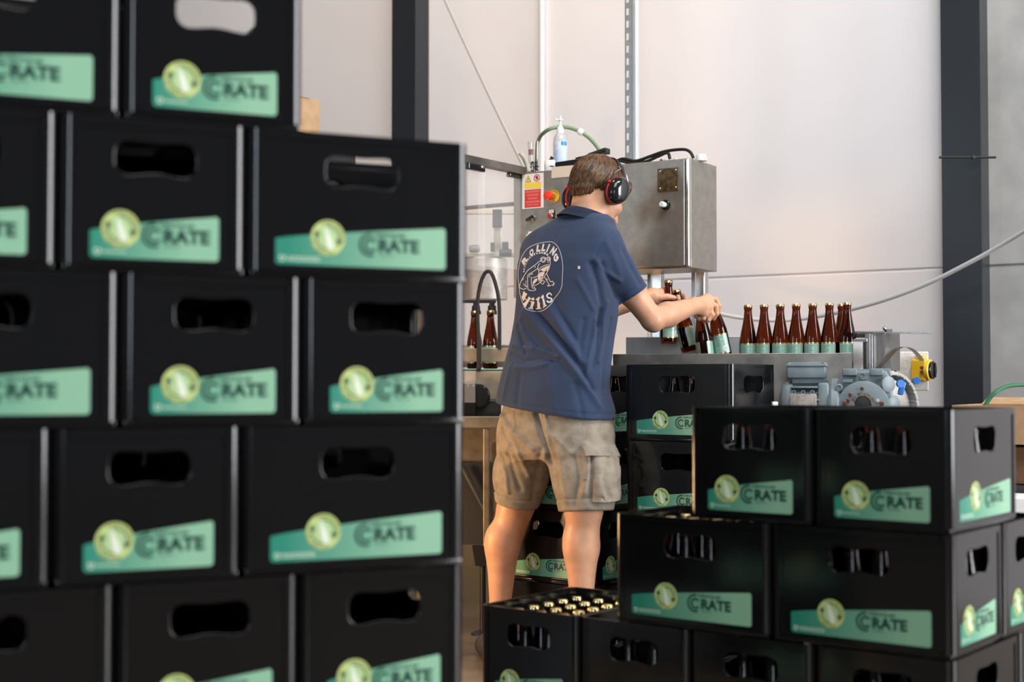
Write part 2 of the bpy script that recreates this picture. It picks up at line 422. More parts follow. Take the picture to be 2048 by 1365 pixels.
def crate(origin, d_right, z, long_front, faces, label, group):
    """origin: lower-left corner (seen from the front) on the floor plan, d_right: unit vector along the front to the right"""
    d = Vector((d_right[0], d_right[1], 0)); back = Vector((-d.y, d.x, 0))
    wf, df = (0.4, 0.3) if long_front else (0.3, 0.4)
    c = Vector((origin[0], origin[1], 0)) + d*wf/2 + back*df/2
    ang = math.atan2(d.y, d.x) + (0 if long_front else PI/2)
    o = empty('beer_crate', (c.x, c.y, z), ang, label, 'crate', group)
    obj_from_mesh('body', ME_CRATE, o)
    # label faces: 'f' front, 'r' right; local side -y is a long side
    for f in faces:
        a = {'f': 0, 'r': PI/2, 'b': PI, 'l': -PI/2}[f] - (0 if long_front else PI/2)
        k = int(round(a/(PI/2))) % 4
        wide = k % 2 == 0
        half, off = (0.2, 0.1485-0.0023) if wide else (0.15, 0.1985-0.0023)
        R = Matrix.Rotation(k*PI/2, 4, 'Z')
        LM = ME_LABL if wide else ME_LABS; lo = obj_from_mesh('label', LM[0], o); obj_from_mesh('emblem', LM[1], lo); obj_from_mesh('lettering', LM[2], lo)
        lo.matrix_local = R @ Matrix.Translation((-half+0.0475, -off-0.0004, LABZ)) @ Matrix.Rotation(PI/2, 4, 'X')
    return o, c, ang

# left stack
LT = 0.4359; LC = Vector((-0.0809, 2.5098, 0)) + Vector((math.cos(LT), math.sin(LT), 0))*0.004
LD = Vector((math.cos(LT), math.sin(LT), 0)); LZ0 = CAMH + 0.4397 + 0.0067 - LABZ
GL = 'black crates of the tall left stack'
left_rows = {
 0: [(1.0, True, 'black crate cut by the top left corner of the picture, wide label reading RATE'), (0.6, False, 'topmost black crate with a hand hole showing the pale wall')],
 1: [(1.0, False, 'black crate at left picture edge, second layer from the top of left stack'), (0.7, False, 'black crate with narrow label, directly below the topmost crate of the left stack'), (0.4, True, 'black wide-label crate on the upper right shoulder of the left stack')],
 2: [(1.0, True, 'black crate at left picture edge, middle layer of left stack, wide label'), (0.6, False, 'black crate in the middle layer of the left stack, centre one'), (0.3, False, 'black narrow-label crate at right end of the middle layer of left stack')],
 3: [(1.0, False, 'black crate at left picture edge, fourth layer of left stack, sliver of label'), (0.7, False, 'black crate in the fourth layer of the left stack, centre one'), (0.4, True, 'black wide-label crate at right end of fourth layer of left stack')],
 4: [(1.0, True, 'black crate in the bottom left corner of the picture, nearly lost in shade'), (0.6, False, 'black crate low in left stack, only top of its label in view'), (0.3, False, 'black crate at lower right end of left stack, label cut by picture edge')],
 5: [(1.0, False, 'hidden bottom-layer crate of left stack, left'), (0.7, False, 'hidden bottom-layer crate of left stack, middle'), (0.4, True, 'hidden bottom-layer crate of left stack, right')],
}
jit = {0: (0.0, 0.0), 1: (0.003, -0.003), 2: (0.0, 0.0), 3: (-0.002, 0.001), 4: (-0.003, 0.002), 5: (0.0, 0.0)}
for r, lst in left_rows.items():
    for i, (u, lg, lab) in enumerate(lst):
        j = jit[r]; p = LC - LD*u + LD*j[0] + Vector((-LD.y, LD.x, 0))*j[1]
        crate(p, LD, LZ0 - r*0.2481, lg, 'f' if i < 2 else 'fr', lab, GL)
        if r < 5:
            crate(p + Vector((-LD.y, LD.x, 0))*(0.302 if lg else 0.402), LD, LZ0 - r*0.2481, lg, '', 'black crate hidden behind the %s crate of the %s layer of the left stack' % (('left', 'middle', 'right')[i], ('top', 'second', 'third', 'fourth', 'fifth')[r]), 'rear rank of the left stack')
def pallet(c, ang, lx, ly, h, label):
    o = empty('pallet', (c[0], c[1], 0), ang, label, 'pallet')
    def brd(nm, cc, s):
        bm = BM(); add_box(bm, (0,0,0), s, bev=0.002); b = build(nm, bm, m_wood, o, cc); return b
    t = 0.022
    for k in range(7): brd('deck_board', (0, -ly/2+0.05+k*(ly-0.1)/6, h-t/2), (lx, 0.098, t))
    for k in range(3):
        x = -lx/2+0.05+k*(lx-0.1)/2
        brd('stringer_board', (x, 0, h-t*1.5), (0.1, ly, t))
        for q in range(3): brd('block', (x, -ly/2+0.05+q*(ly-0.1)/2, h/2), (0.1, 0.1, h-3.0*t+t))
        brd('base_board', (x, 0, t/2), (0.1, ly, t))
    return o
cL = LC - LD*0.5 + Vector((-LD.y, LD.x, 0))*0.35
pallet((cL.x, cL.y), LT, 1.04, 0.82, LZ0-5*0.2481, 'wooden pallet under the tall left crate stack')

# right stack
RT = 0.6553; RC = Vector((0.8662, 2.8164, 0)); RD = Vector((math.cos(RT), -math.sin(RT), 0)); RB = Vector((math.sin(RT), math.cos(RT), 0))
RC = RC + RD*0.004; RZ0 = CAMH - 0.2865 + 0.0067 - LABZ
GR = 'black crates full of bottles in the right stack'
right_rows = [
 (0, 0.6, 0.0, False, 'f', 'black crate of brown bottles, left one of the two on top of the right stack'),
 (0, 0.3, 0.0, False, 'fr', 'black crate of brown bottles at top right corner of right stack, bright side face'),
 (1, 0.8, 0.0, True, 'f', 'black wide-label crate in second layer of right stack, caps at its open left end'),
 (1, 0.4, 0.0, True, 'fr', 'black wide-label crate in second layer of right stack, at the near corner'),
 (1, 0.4, 0.3, True, 'fr', 'black crate behind the near corner crate of right stack, at the right picture edge'),
 (2, 1.2, 0.0, False, 'fl', 'open black crate of gold-capped bottles by the legs of the worker'),
 (2, 0.9, 0.0, False, 'f', 'black crate in bottom layer beside the open crate of gold caps'),
 (2, 0.6, 0.0, False, 'f', 'black crate at the bottom picture edge below the middle of right stack'),
 (2, 0.3, 0.0, False, 'fr', 'black crate in bottom right corner of the picture, under the right stack'),
 (2, 0.3, 0.4, False, 'r', 'black crate low at the right picture edge, rear of right stack'),
]
RCR = {}
for r, u, bk, lg, fc, lab in right_rows:
    RCR[(r, u, bk)] = crate(RC - RD*u + RB*bk, RD, RZ0 - r*0.2481, lg, fc, lab, GR)
cR = RC - RD*0.6 + RB*0.4
pallet((cR.x, cR.y), -RT, 1.2, 0.8, RZ0-2*0.2481, 'wooden pallet under the right crate stack')

# stacks beside the packing table
BZ = 0.018; GB = 'black crates stacked at the packing table'
B1 = Vector((0.3655, 4.66, 0)); BCR = {}
for r, lab in enumerate(('black crate on top of the stack under the packing table edge', 'black crate second from top in the stack below the packing table, label half hidden',
                         'black crate third from top in the stack below the packing table', 'lowest black crate in the stack below the packing table')):
    BCR[('a', r)] = crate(B1 + RD*0.003*(r % 2), RD, BZ + (3-r)*0.2481, True, 'f' if r == 0 else 'fr', lab, GB)
B2 = Vector((0.2776, 4.75, 0)) - RD*0.4
for r, lab in enumerate(('top black crate behind the hip of the worker, label in shade', 'second black crate behind the thighs of the worker', 'black crate seen between the calves of the worker', 'lowest black crate behind the ankles of the worker')):
    BCR[('b', r)] = crate(B2, RD, BZ + (3-r)*0.2481, True, 'fr', lab, GB)
for c0, lab in ((B1, 'thin plywood sheet under the stack at the packing table'), (B2, 'thin plywood sheet under the stack behind the worker')):
    c = c0 + RD*0.2 + RB*0.15; bm = BM(); add_box(bm, (0,0,BZ/2), (0.42, 0.32, BZ))
    tag(build('plywood_sheet', bm, m_wood, None, (c.x, c.y, 0), (0,0,-RT)), lab, 'board')
# ------------------------------------------------------------------ bottles
BPROF = [(0.0, 0.002), (0.020, 0.0), (0.0265, 0.0008), (0.0297, 0.0045), (0.0305, 0.010), (0.0305, 0.095), (0.0298, 0.106), (0.0272, 0.122), (0.0232, 0.142),
         (0.0190, 0.163), (0.0158, 0.182), (0.0141, 0.197), (0.0134, 0.209), (0.0142, 0.2105), (0.0150, 0.2125), (0.0150, 0.2165), (0.0140, 0.2185), (0.0130, 0.220), (0.0130, 0.2265), (0.0, 0.2268)]
def bottle_meshes():
    bm = BM(); add_lathe(bm, BPROF, 28, close=False); bmesh.ops.remove_doubles(bm, verts=bm.verts, dist=1e-5); bmesh.ops.recalc_face_normals(bm, faces=bm.faces)
    g = mkmesh('bottle_glass', bm, m_amber, True, 1.2)
    bm = BM(); n = 42
    prof = [(0.0142, 0.2205, 1), (0.0160, 0.2195, 1), (0.0152, 0.2225, 0.6), (0.0141, 0.2265, 0), (0.0132, 0.2278, 0), (0.0085, 0.2286, 0), (0.0, 0.2287, 0)]
    rings = [[bm.verts.new(((r*(1+0.035*w*(1 if i % 2 else -1)))*math.cos(2*PI*i/n), (r*(1+0.035*w*(1 if i % 2 else -1)))*math.sin(2*PI*i/n), h)) for i in range(n)] for r, h, w in prof]
    for A, B in zip(rings, rings[1:]):
        for i in range(n): bm.faces.new((A[i], A[(i+1) % n], B[(i+1) % n], B[i]))
    bmesh.ops.remove_doubles(bm, verts=bm.verts, dist=1e-6)
    c = mkmesh('bottle_cap', bm, m_gold, True, 0.9)
    # two foil labels with gold borders, small print and a bar code
    bm = BM()
    def patch(a0, a1, z0, z1, r, mi, n=12):
        add_lathe(bm, [(r, z0), (r, z1)], n, mi=mi, close=False, a0=math.radians(a0), a1=math.radians(a1))
    for base, back in ((0, False), (180, True)):
        a0, a1 = base-66, base+66
        patch(a0, a1, 0.024, 0.086, 0.0307, 0); patch(a0, a1, 0.086, 0.0905, 0.0308, 1); patch(a0, a1, 0.0205, 0.024, 0.0308, 1)
        if back:
            for k in range(7): patch(base-56, base+(10 if k % 3 else 30), 0.078-k*0.0052, 0.0800-k*0.0052, 0.03085, 3, 8)
            patch(base+20, base+58, 0.030, 0.047, 0.03085, 2, 6)
            for k in range(6): patch(base+24+k*5.5, base+26.5+k*5.5, 0.032, 0.045, 0.0309, 3, 1)
        else:
            patch(base-26, base+26, 0.040, 0.078, 0.03085, 2, 8); patch(base-12, base+10, 0.060, 0.074, 0.0309, 4, 6); patch(base-18, base+18, 0.046, 0.052, 0.0309, 3, 6)
    l = mkmesh('bottle_label', bm, [m_sage, m_goldfoil, m_paper, m_sageink, m_orange], True, 1.0)
    return g, c, l
m_sageink = mat('label_small_print', (0.16, 0.31, 0.25), 0.4)
m_orange = mat('orange_print', (0.75, 0.22, 0.03), 0.4)
ME_GLASS, ME_CAP, ME_BLAB = bottle_meshes()
def bottle(p, label, group, tilt=None, rz=0.0, lab=True, name='beer_bottle'):
    o = obj_from_mesh(name, ME_GLASS, None, p); tag(o, label, 'bottle', group)
    if tilt is not None:
        q = Vector((0,0,1)).rotation_difference(Vector(tilt).normalized()) @ Matrix.Rotation(rz, 3, 'Z').to_quaternion(); o.rotation_euler = q.to_euler()
    else: o.rotation_euler = (0, 0, rz)
    obj_from_mesh('cap', ME_CAP, o)
    if lab: obj_from_mesh('label', ME_BLAB, o)
    return o
ORD = ('first', 'second', 'third', 'fourth', 'fifth', 'sixth')
def fill(cr, cells, where, group, long_front=False, side=False):
    o, c, ang = cr; M = Matrix.Translation(o.location) @ Matrix.Rotation(ang, 4, 'Z')
    for i, j in cells:
        p = M @ Vector((-0.191+0.382*(i+0.5)/6, -0.141+0.282*(j+0.5)/4, 0.0125))
        col, row = (i, j) if long_front else (3-j, i)
        bottle(p, 'brown bottle %s, %s row, %s from left' % (where, ORD[row], ORD[col]), group, rz=random.uniform(0, 6.28), lab=False).scale = (0.95, 0.95, 0.95)
GBR = 'brown bottles in the right stack'
full = [(i, j) for i in range(6) for j in range(4)]
frontS = [(0, j) for j in range(4)]; frontL = [(i, 0) for i in range(6)]
fill(RCR[(0,0.6,0.0)], frontS, 'in the top left crate of right stack', GBR)
fill(RCR[(0,0.3,0.0)], frontS+[(2,0),(3,0),(1,0)], 'in the top corner crate of right stack', GBR)
fill(RCR[(1,0.8,0.0)], [(i,j) for i in range(0,4) for j in range(4)]+[(4,0),(5,0)], 'in the half-covered crate of right stack', GBR, True)
fill(RCR[(1,0.4,0.0)], frontL+[(5,1),(5,2)], 'in the near corner crate of right stack', GBR, True)
fill(RCR[(2,1.2,0.0)], full, 'with gold cap in the open crate', GBR)
fill(RCR[(2,0.9,0.0)], frontS, 'in the crate beside the open crate', GBR)
fill(RCR[(2,0.6,0.0)], frontS, 'in the bottom middle crate of right stack', GBR)
fill(RCR[(2,0.3,0.0)], frontS, 'in the bottom right corner crate', GBR)
fill(BCR[('a',0)], [(2,0),(3,0)], 'in the crate below the packing table', 'bottles in the stack at the packing table', True)
fill(BCR[('b',0)], [(5,1),(5,2)], 'in the shaded crate by the hip', 'bottles in the stack at the packing table', True)

# ------------------------------------------------------------------ packing table (end of the conveyor)
CT = math.radians(15); CD = Vector((math.cos(CT), -math.sin(CT), 0)); CK = Vector((math.sin(CT), math.cos(CT), 0)); CF0 = Vector((0.6, 5.02, 0))
CROT = rz3(-CT)
def cv(s, d, z): return CF0 + CD*s + CK*d + Vector((0,0,z))
def cv_s(px, d):
    u = (px-1024)/FPX; B = CF0 + CK*d; return (u*B.y-B.x)/(CD.x-u*CD.y)
RIM = W(1364, 708, 5.02).z; BELT = 1.000; SE = cv_s(1705, 0)
tb = empty('packing_table', cv(0, 0.1, 0), -CT, 'worn steel packing table at the conveyor end, bottles standing on it', 'table')
def tpart(nm, m, *boxes, bev=0.0015, smooth=False):
    bm = BM()
    for c, s in boxes: add_box(bm, c, s, CROT, bev)
    return build(nm, bm, m, wp=tb)
SL = -0.248
tpart('front_panel', m_steel_d, (cv((SL+SE)/2, 0.002, RIM-0.14), (SE-SL, 0.003, 0.28)), (cv((SL+SE)/2, 0.010, RIM-0.0015), (SE-SL, 0.018, 0.003)))
tpart('end_panel', m_steel_d, (cv(SE-0.002, 0.11, RIM-0.14), (0.003, 0.22, 0.28)))
tpart('belt', mat('grey_belt', (0.16, 0.15, 0.14), 0.45, 0.3), (cv((SL+SE)/2, 0.11, BELT-0.006), (SE-SL-0.006, 0.20, 0.012)))
sb0, sb1 = cv_s(1252, 0.225), cv_s(1492, 0.225)
tpart('back_plate', m_steel, (cv((sb0+sb1)/2, 0.225, BELT+0.055), (sb1-sb0, 0.003, 0.13)))
tpart('back_rail', m_steel, (cv((SL+SE)/2, 0.222, BELT-0.01), (SE-SL, 0.004, 0.05)))
for s in (SL+0.05, 0.0, SE-0.06):
    for d in (0.03, 0.19): tpart('leg', m_steel_d, (cv(s, d, 0.40), (0.04, 0.04, 0.80)))
tpart('under_table_blind', m_dark, (cv((SL+SE)/2, 0.20, 0.45), (SE-SL, 0.01, 0.75)))  # upright dark sheet added to block light behind the crates
tpart('rear_light_blind', m_dark, (cv((-0.62+SE)/2, 0.27, 0.50), (SE+0.62, 0.006, 0.86)))  # unseen dark sheet added to keep the bright wall out of the hand holes
GRW = 'bottles lined up on the packing table'
names = ['leftmost bottle of the row standing on the packing table', 'second bottle from the left in the row on the packing table', 'third bottle from the left in the row on the packing table',
         'middle bottle of the row on the packing table', 'fifth bottle from the left in the row on the packing table', 'sixth bottle from the left in the row on the packing table', 'front bottle at the right end of the row on the packing table']
for px, nm in zip((1496.5, 1528.7, 1561, 1593, 1626, 1659.5, 1694.7), names):
    d = 0.040 + (1694.7-px)/198*0.068; s = cv_s(px, d); p = cv(s, d, BELT); bottle(p, 'brown '+nm, GRW, rz=math.radians(90 + random.uniform(-25, 25)) - CT)
s = cv_s(1684, 0.12); bottle(cv(s, 0.12, BELT), 'brown bottle half hidden behind the right end of the row', GRW, rz=1.0)

# ------------------------------------------------------------------ control cabinet
KT = math.radians(32); KD = Vector((math.cos(KT), -math.sin(KT), 0)); KB = Vector((math.sin(KT), math.cos(KT), 0)); KROT = rz3(-KT)
KY = 5.05; KC = Vector(((1380-1024)/FPX*KY, KY, 0))
KZ1 = W(1380, 315, KY).z; KZ0 = W(1380, 535, KY).z
def k_at(px, py):
    """point on the cabinet front plane seen at a photo pixel -> (x along front from the corner, z)"""
    d = W(px, py, 1.0) - Vector((0,0,CAMH)); n = KB
    t = (KC.dot(n))/(d.dot(n)); P = Vector((0,0,CAMH)) + d*t
    return (P-KC).dot(KD), P.z
def kp(x, y, z): return KC + KD*x + KB*y + Vector((0,0,z))
KW = -k_at(1027, 340)[0]; KD_ = 0.24
cab = empty('control_cabinet', kp(-KW/2, KD_/2, 0), -KT, 'brushed steel control cabinet with red stop button behind the worker', 'cabinet')
def kbox(nm, m, x0, x1, y0, y1, z0, z1, bev=0.003, parent=None):
    bm = BM(); add_box(bm, kp((x0+x1)/2, (y0+y1)/2, (z0+z1)/2), (x1-x0, y1-y0, z1-z0), KROT, bev)
    o = build(nm, bm, m, wp=cab); return o
m_cab = mat('cabinet_steel', (0.285, 0.258, 0.225), 0.42, 0.6, var=0.09, vscale=30, rvar=0.06, bump=0.03, bscale=300)
xs = k_at(1195, 400)[0]
KZL = k_at(1040, 596)[1]
kbox('control_housing', m_cab, -KW, xs-0.002, 0.0, KD_-0.03, KZL, KZ1)
kbox('enclosure', m_cab, xs, 0.0, 0.012, KD_, KZ0, KZ1)
k_door = kbox('door', m_cab, xs+0.004, -0.016, -0.008, 0.012, KZ0+0.006, KZ1-0.006, 0.004)
kbox('edge_strip', m_steel_b, -0.013, 0.0, -0.004, 0.012, KZ0+0.002, KZ1-0.002, 0.004)
for px in (1316, 1404):
    b = W(px, 560, 5.36); bm = BM(); add_box(bm, (b.x, b.y, KZ0/2), (0.038, 0.038, KZ0+0.02), KROT, 0.004); build('support_post', bm, m_steel_b, wp=cab)
    bm = BM(); b2 = W(px-14, 560, 5.42); add_box(bm, (b2.x, b2.y, KZ0/2), (0.018, 0.03, KZ0+0.02), KROT, 0.003); build('support_post', bm, m_steel, wp=cab)
KF = Matrix.Translation(KC) @ Matrix.Rotation(-KT, 4, 'Z') @ Matrix.Rotation(PI/2, 4, 'X')       # plane x along front, y up, z out
def kplane(nm, bm, mats, x, z, out=0.001, smooth=False, part=None):
    o = build(nm, bm, mats, smooth=smooth)
    M = KF @ Matrix.Translation((x, z, out)); o.matrix_world = M
    o.parent = cab; o.matrix_parent_inverse = (Matrix.Translation(cab.location) @ cab.rotation_euler.to_matrix().to_4x4()).inverted(); o.matrix_basis = M
    if part: o.parent = part; o.matrix_parent_inverse = Matrix(); o.matrix_basis = M
    return o
# warning sign
x0, z1 = k_at(1045, 349.5); x1, z0 = k_at(1087.5, 415.5); sw, sh = x1-x0, z1-z0
z0 = z0; bm = BM(); add_box(bm, (sw/2, sh/2, 0), (sw, sh, 0.0015), mi=0)
m_sred = mat('sign_red', (0.62, 0.03, 0.025), 0.4); m_syel = mat('sign_yellow', (0.80, 0.62, 0.06), 0.4); m_spink = mat('sign_red_print', (0.72, 0.22, 0.18), 0.4)
zz = 0.0014
add_poly(bm, [(sw*0.15, sh*0.77), (sw*0.43, sh*0.77), (sw*0.29, sh*0.96)], zz, 4); add_poly(bm, [(sw*0.175, sh*0.782), (sw*0.405, sh*0.782), (sw*0.29, sh*0.94)], zz+0.0003, 2)
add_poly(bm, [(sw*0.30, sh*0.90), (sw*0.265, sh*0.85), (sw*0.295, sh*0.85), (sw*0.28, sh*0.80), (sw*0.32, sh*0.86), (sw*0.29, sh*0.86)], zz+0.0006, 4)
add_arc(bm, sw*0.70, sh*0.865, sw*0.115, sw*0.145, 0, 2*PI, zz+0.0006, 1, 26)
add_poly(bm, circle_pts(sw*0.70, sh*0.87, sw*0.05, 14, sh*0.055), zz+0.0003, 4); add_poly(bm, [(sw*0.58, sh*0.905), (sw*0.60, sh*0.925), (sw*0.82, sh*0.825), (sw*0.80, sh*0.805)], zz+0.0007, 1)
add_poly(bm, [(sw*0.11, sh*0.575), (sw*0.89, sh*0.575), (sw*0.89, sh*0.745), (sw*0.11, sh*0.745)], zz, 2)
add_poly(bm, [(sw*0.12, sh*0.03), (sw*0.88, sh*0.03), (sw*0.88, sh*0.545), (sw*0.12, sh*0.545)], zz, 1)
for k in range(5):
    for j in range(3 if k < 4 else 2):
        y = sh*(0.50-k*0.098-j*0.022); ind = 0.05*(k % 3); add_poly(bm, [(sw*(0.17+ind), y), (sw*(0.83-ind), y), (sw*(0.83-ind), y+sh*0.012), (sw*(0.17+ind), y+sh*0.012)], zz+0.0003, 3)
kplane('warning_sign', bm, [m_paper, m_sred, m_syel, m_spink, m_ink], x0, z0, 0.0015)
# emergency stop
x, z = k_at(1108, 393); bm = BM(); add_lathe(bm, [(0.024, 0.0), (0.024, 0.002), (0.0, 0.002)], 32, mi=0)
for i, ch in enumerate('EMERGENCY'):
    a = math.radians(150-15*i); M = Matrix.Translation((0.018*math.cos(a), 0.018*math.sin(a), 0)) @ Matrix.Rotation(a-PI/2, 4, 'Z'); add_text(bm, ch, 0, 0, None, 0.0042, 0.0026, 0.02, 1, M=M, align='C')
add_text(bm, 'STOP', 0, -0.0215, None, 0.0048, 0.0026, 0.02, 1, align='C')
kplane('stop_plate', bm, [m_yellow, m_ink], x, z, 0.001)
x, z = k_at(1107, 394); bm = BM(); add_lathe(bm, [(0.012, 0.0), (0.012, 0.022), (0.0105, 0.023), (0.0105, 0.028), (0.0, 0.028)], 24, mi=0); kplane('stop_collar', bm, m_steel, x, z, 0.002, True)
bm = BM(); add_lathe(bm, [(0.010, 0.026), (0.0175, 0.030), (0.0185, 0.038), (0.0170, 0.045), (0.011, 0.048), (0.0, 0.0485)], 28); kplane('stop_button', bm, mat('stop_red', (0.80, 0.045, 0.012), 0.35), x, z, 0.002, True)
# rotary selector, red push button, green lamp with small plates
x, z = k_at(1066, 437); bm = BM(); add_lathe(bm, [(0.013, 0), (0.013, 0.005), (0.010, 0.008), (0.0, 0.008)], 22, mi=1); add_box(bm, (-0.003, -0.002, 0.016), (0.034, 0.010, 0.018), Matrix.Rotation(0.45, 3, 'Z'), 0.003); kplane('selector_knob', bm, [m_blackgloss, m_steel_b], x, z, 0.001)
x, z = k_at(1104, 433); bm = BM(); add_box(bm, (0.002, 0.006, 0.0), (0.023, 0.036, 0.002), bev=0.001); kplane('button_plate', bm, m_blackgloss, x, z, 0.002)
bm = BM(); add_box(bm, (0.0, 0.018, 0.0), (0.020, 0.012, 0.0015)); add_poly(bm, [(-0.007,0.0185),(0.006,0.0185),(0.006,0.0195),(-0.007,0.0195)], 0.0011, 1); add_poly(bm, [(-0.006,0.0155),(0.005,0.0155),(0.005,0.0165),(-0.006,0.0165)], 0.0011, 1); kplane('button_tag', bm, [m_paper, m_spink], x, z, 0.0045)
bm = BM(); add_lathe(bm, [(0.0105, 0), (0.0105, 0.012), (0.009, 0.014), (0.0, 0.014)], 24); kplane('button_bezel', bm, m_steel_b, x, z, 0.002, True)
bm = BM(); add_lathe(bm, [(0.0085, 0.010), (0.0085, 0.017), (0.007, 0.019), (0.0, 0.019)], 24); kplane('push_button', bm, mat('dark_red_button', (0.42, 0.010, 0.014), 0.3), x-0.002, z, 0.002, True)
x, z = k_at(1060, 474); bm = BM(); add_box(bm, (0.004, 0.014, 0), (0.020, 0.012, 0.0015)); kplane('lamp_tag', bm, m_paper, x, z, 0.002)
bm = BM(); add_lathe(bm, [(0.010, 0), (0.010, 0.010), (0.006, 0.016), (0.0, 0.017)], 20); kplane('signal_lamp', bm, mat('green_lamp', (0.35, 0.75, 0.15), 0.2, emit=(0.45, 0.9, 0.15, 0.8)), x, z, 0.001, True)
# label tape strip, brown plate with four screws, lock knob
xa, za = k_at(1104, 357); xb, zb = k_at(1150, 334)
bm = BM(); n = 12
for i in range(n):
    f0, f1 = i/n, (i+1)/n; w = xb-xa+0.03
    vs = [bm.verts.new((w*f, q, 0.001+0.004*math.sin(f*9+q*60)*(1-abs(2*q/0.04-1)) )) for f, q in ((f0,0.0),(f1,0.0),(f1,0.042),(f0,0.042))]; bm.faces.new(vs)
kplane('tape_strip', bm, mat('masking_tape', (0.66, 0.58, 0.50), 0.7), xa, za, 0.003)
x, z = k_at(1338.5, 360); bm = BM(); add_box(bm, (0, 0, 0), (0.083, 0.082, 0.004), bev=0.0018); kplane('brown_plate', bm, mat('brown_plate', (0.11, 0.075, 0.035), 0.45, 0.5, var=0.5, vscale=55), x, z, 0.011, part=k_door)
for dx in (-0.031, 0.031):
    for dz in (-0.031, 0.031):
        bm = BM(); add_lathe(bm, [(0.0046, 0), (0.0046, 0.0015), (0.003, 0.0032), (0.0, 0.0036)], 14); kplane('plate_screw', bm, m_steel_b, x+dx, z+dz, 0.0125, True, part=k_door)
x, z = k_at(1333, 411); bm = BM(); add_lathe(bm, [(0.018, 0), (0.018, 0.006), (0.015, 0.009), (0.0, 0.009)], 24); kplane('lock_base', bm, m_blackgloss, x+0.002, z, 0.008, True, part=k_door)
bm = BM(); add_lathe(bm, [(0.009, 0.0), (0.0105, 0.010), (0.0105, 0.024), (0.008, 0.027), (0.0, 0.027)], 20); kplane('lock_knob', bm, m_white, x, z, 0.016, True, part=k_door)

# ------------------------------------------------------------------ things on the cabinet top
def on_cab(px, py_base, back=0.06):
    x, _ = k_at(px, py_base); x2 = x; p = kp(x, back, KZ1)
    # keep the photo column
    u = (px-1024)/FPX; B = KC + KB*back; s = (u*B.y-B.x)/(KD.x-u*KD.y); return kp(s, back, KZ1)
p = on_cab(1121, 335, 0.10)
sb = empty('pump_bottle', p, 0, 'clear pump bottle with pale blue label on the cabinet', 'bottle')
bm = BM(); add_lathe(bm, [(0.0,0.0),(0.024,0.0),(0.027,0.003),(0.027,0.125),(0.025,0.140),(0.017,0.153),(0.012,0.158),(0.012,0.164),(0.0,0.164)], 28); build('bottle', bm, mat('hazy_clear_plastic', (0.80, 0.82, 0.84), 0.25, trans=0.55), sb, (0,0,0), smooth=True, angle=1.0)
bm = BM(); add_lathe(bm, [(0.0275, 0.010), (0.0275, 0.122)], 28, close=False)
for k in range(14): add_lathe(bm, [(0.0277, 0.016+k*0.0068), (0.0277, 0.0185+k*0.0068)], 8, close=False, mi=1, a0=math.radians(195+(k*37) % 20), a1=math.radians(255-(k*53) % 22))
add_lathe(bm, [(0.0279, 0.106), (0.0279, 0.121)], 8, close=False, mi=2, a0=math.radians(275), a1=math.radians(330))
build('label', bm, [mat('pale_blue_label', (0.56, 0.66, 0.80), 0.4), mat('blue_small_print', (0.40, 0.52, 0.72), 0.4), mat('blue_logo', (0.03, 0.24, 0.62), 0.4)], sb, (0,0,0), smooth=True)
bm = BM(); add_lathe(bm, [(0.0135,0.155),(0.0135,0.174),(0.008,0.184),(0.005,0.186),(0.004,0.205),(0.009,0.206),(0.009,0.211),(0.004,0.214),(0.0,0.214)], 20); add_box(bm, (-0.006, 0.0, 0.2085), (0.030, 0.008, 0.006), rz3(0.3), 0.002); add_cyl(bm, (0,0,0.212), (0.002,0,0.225), 0.003, 10); build('pump', bm, m_white, sb, (0,0,0), smooth=True, angle=0.8)
p = on_cab(1069, 339, 0.06)
gl = empty('beer_glass', p, 0, 'clear tapered drinking glass with bits in it on the cabinet', 'glass')
bm = BM(); add_lathe(bm, [(0.0,0.0),(0.020,0.0),(0.026,0.125),(0.0245,0.125),(0.0188,0.006),(0.0,0.006)], 32); bmesh.ops.recalc_face_normals(bm, faces=bm.faces); build('tumbler', bm, mat('clear_glass', (0.97,0.97,0.97), 0.02, trans=1.0, ior=1.45), gl, (0,0,0), smooth=True, angle=0.8)
bm = BM()
for k in range(46):
    a, r = random.uniform(0, 6.28), random.uniform(0, 0.0155); add_box(bm, (r*math.cos(a), r*math.sin(a), random.uniform(0.009, 0.050)), (0.007, 0.006, 0.005), Matrix.Rotation(random.uniform(0,3), 3, (1, 0.4, 0.7)), 0.001)
tag(build('contents', bm, mat('dark_bits', (0.14, 0.12, 0.11), 0.35, 0.5, var=0.6, vscale=90), gl, (0,0,0)), kind='stuff')
bm = BM(); add_lathe(bm, [(0.0243, 0.072), (0.0248, 0.094)], 8, close=False, a0=math.radians(205), a1=math.radians(262)); build('print', bm, mat('dusky_print', (0.40, 0.20, 0.20), 0.5), gl, (0,0,0), smooth=True)
p = on_cab(1100, 337, 0.045)
cn = empty('small_canister', p, 0, 'small white canister between the glass and pump bottle', 'canister')
bm = BM(); add_lathe(bm, [(0.021,0.0),(0.0215,0.002),(0.0215,0.043),(0.020,0.045),(0.0,0.045)], 26); build('can', bm, m_white, cn, (0,0,0), smooth=True, angle=0.8)
bm = BM(); add_lathe(bm, [(0.0217,0.018),(0.0217,0.022)], 6, close=False, a0=math.radians(265), a1=math.radians(310)); add_lathe(bm, [(0.0217,0.012),(0.0217,0.032)], 4, close=False, mi=1, a0=math.radians(185), a1=math.radians(205)); build('print', bm, [m_ink, m_orange], cn, (0,0,0))
bm = BM(); add_cyl(bm, (0.004,0,0.045), (0.004,0,0.052), 0.007, 12); add_box(bm, (0.008,0,0.056), (0.014,0.009,0.008), Matrix.Rotation(0.5,3,'Y'), 0.002); build('nozzle', bm, m_blackgloss, cn, (0,0,0))
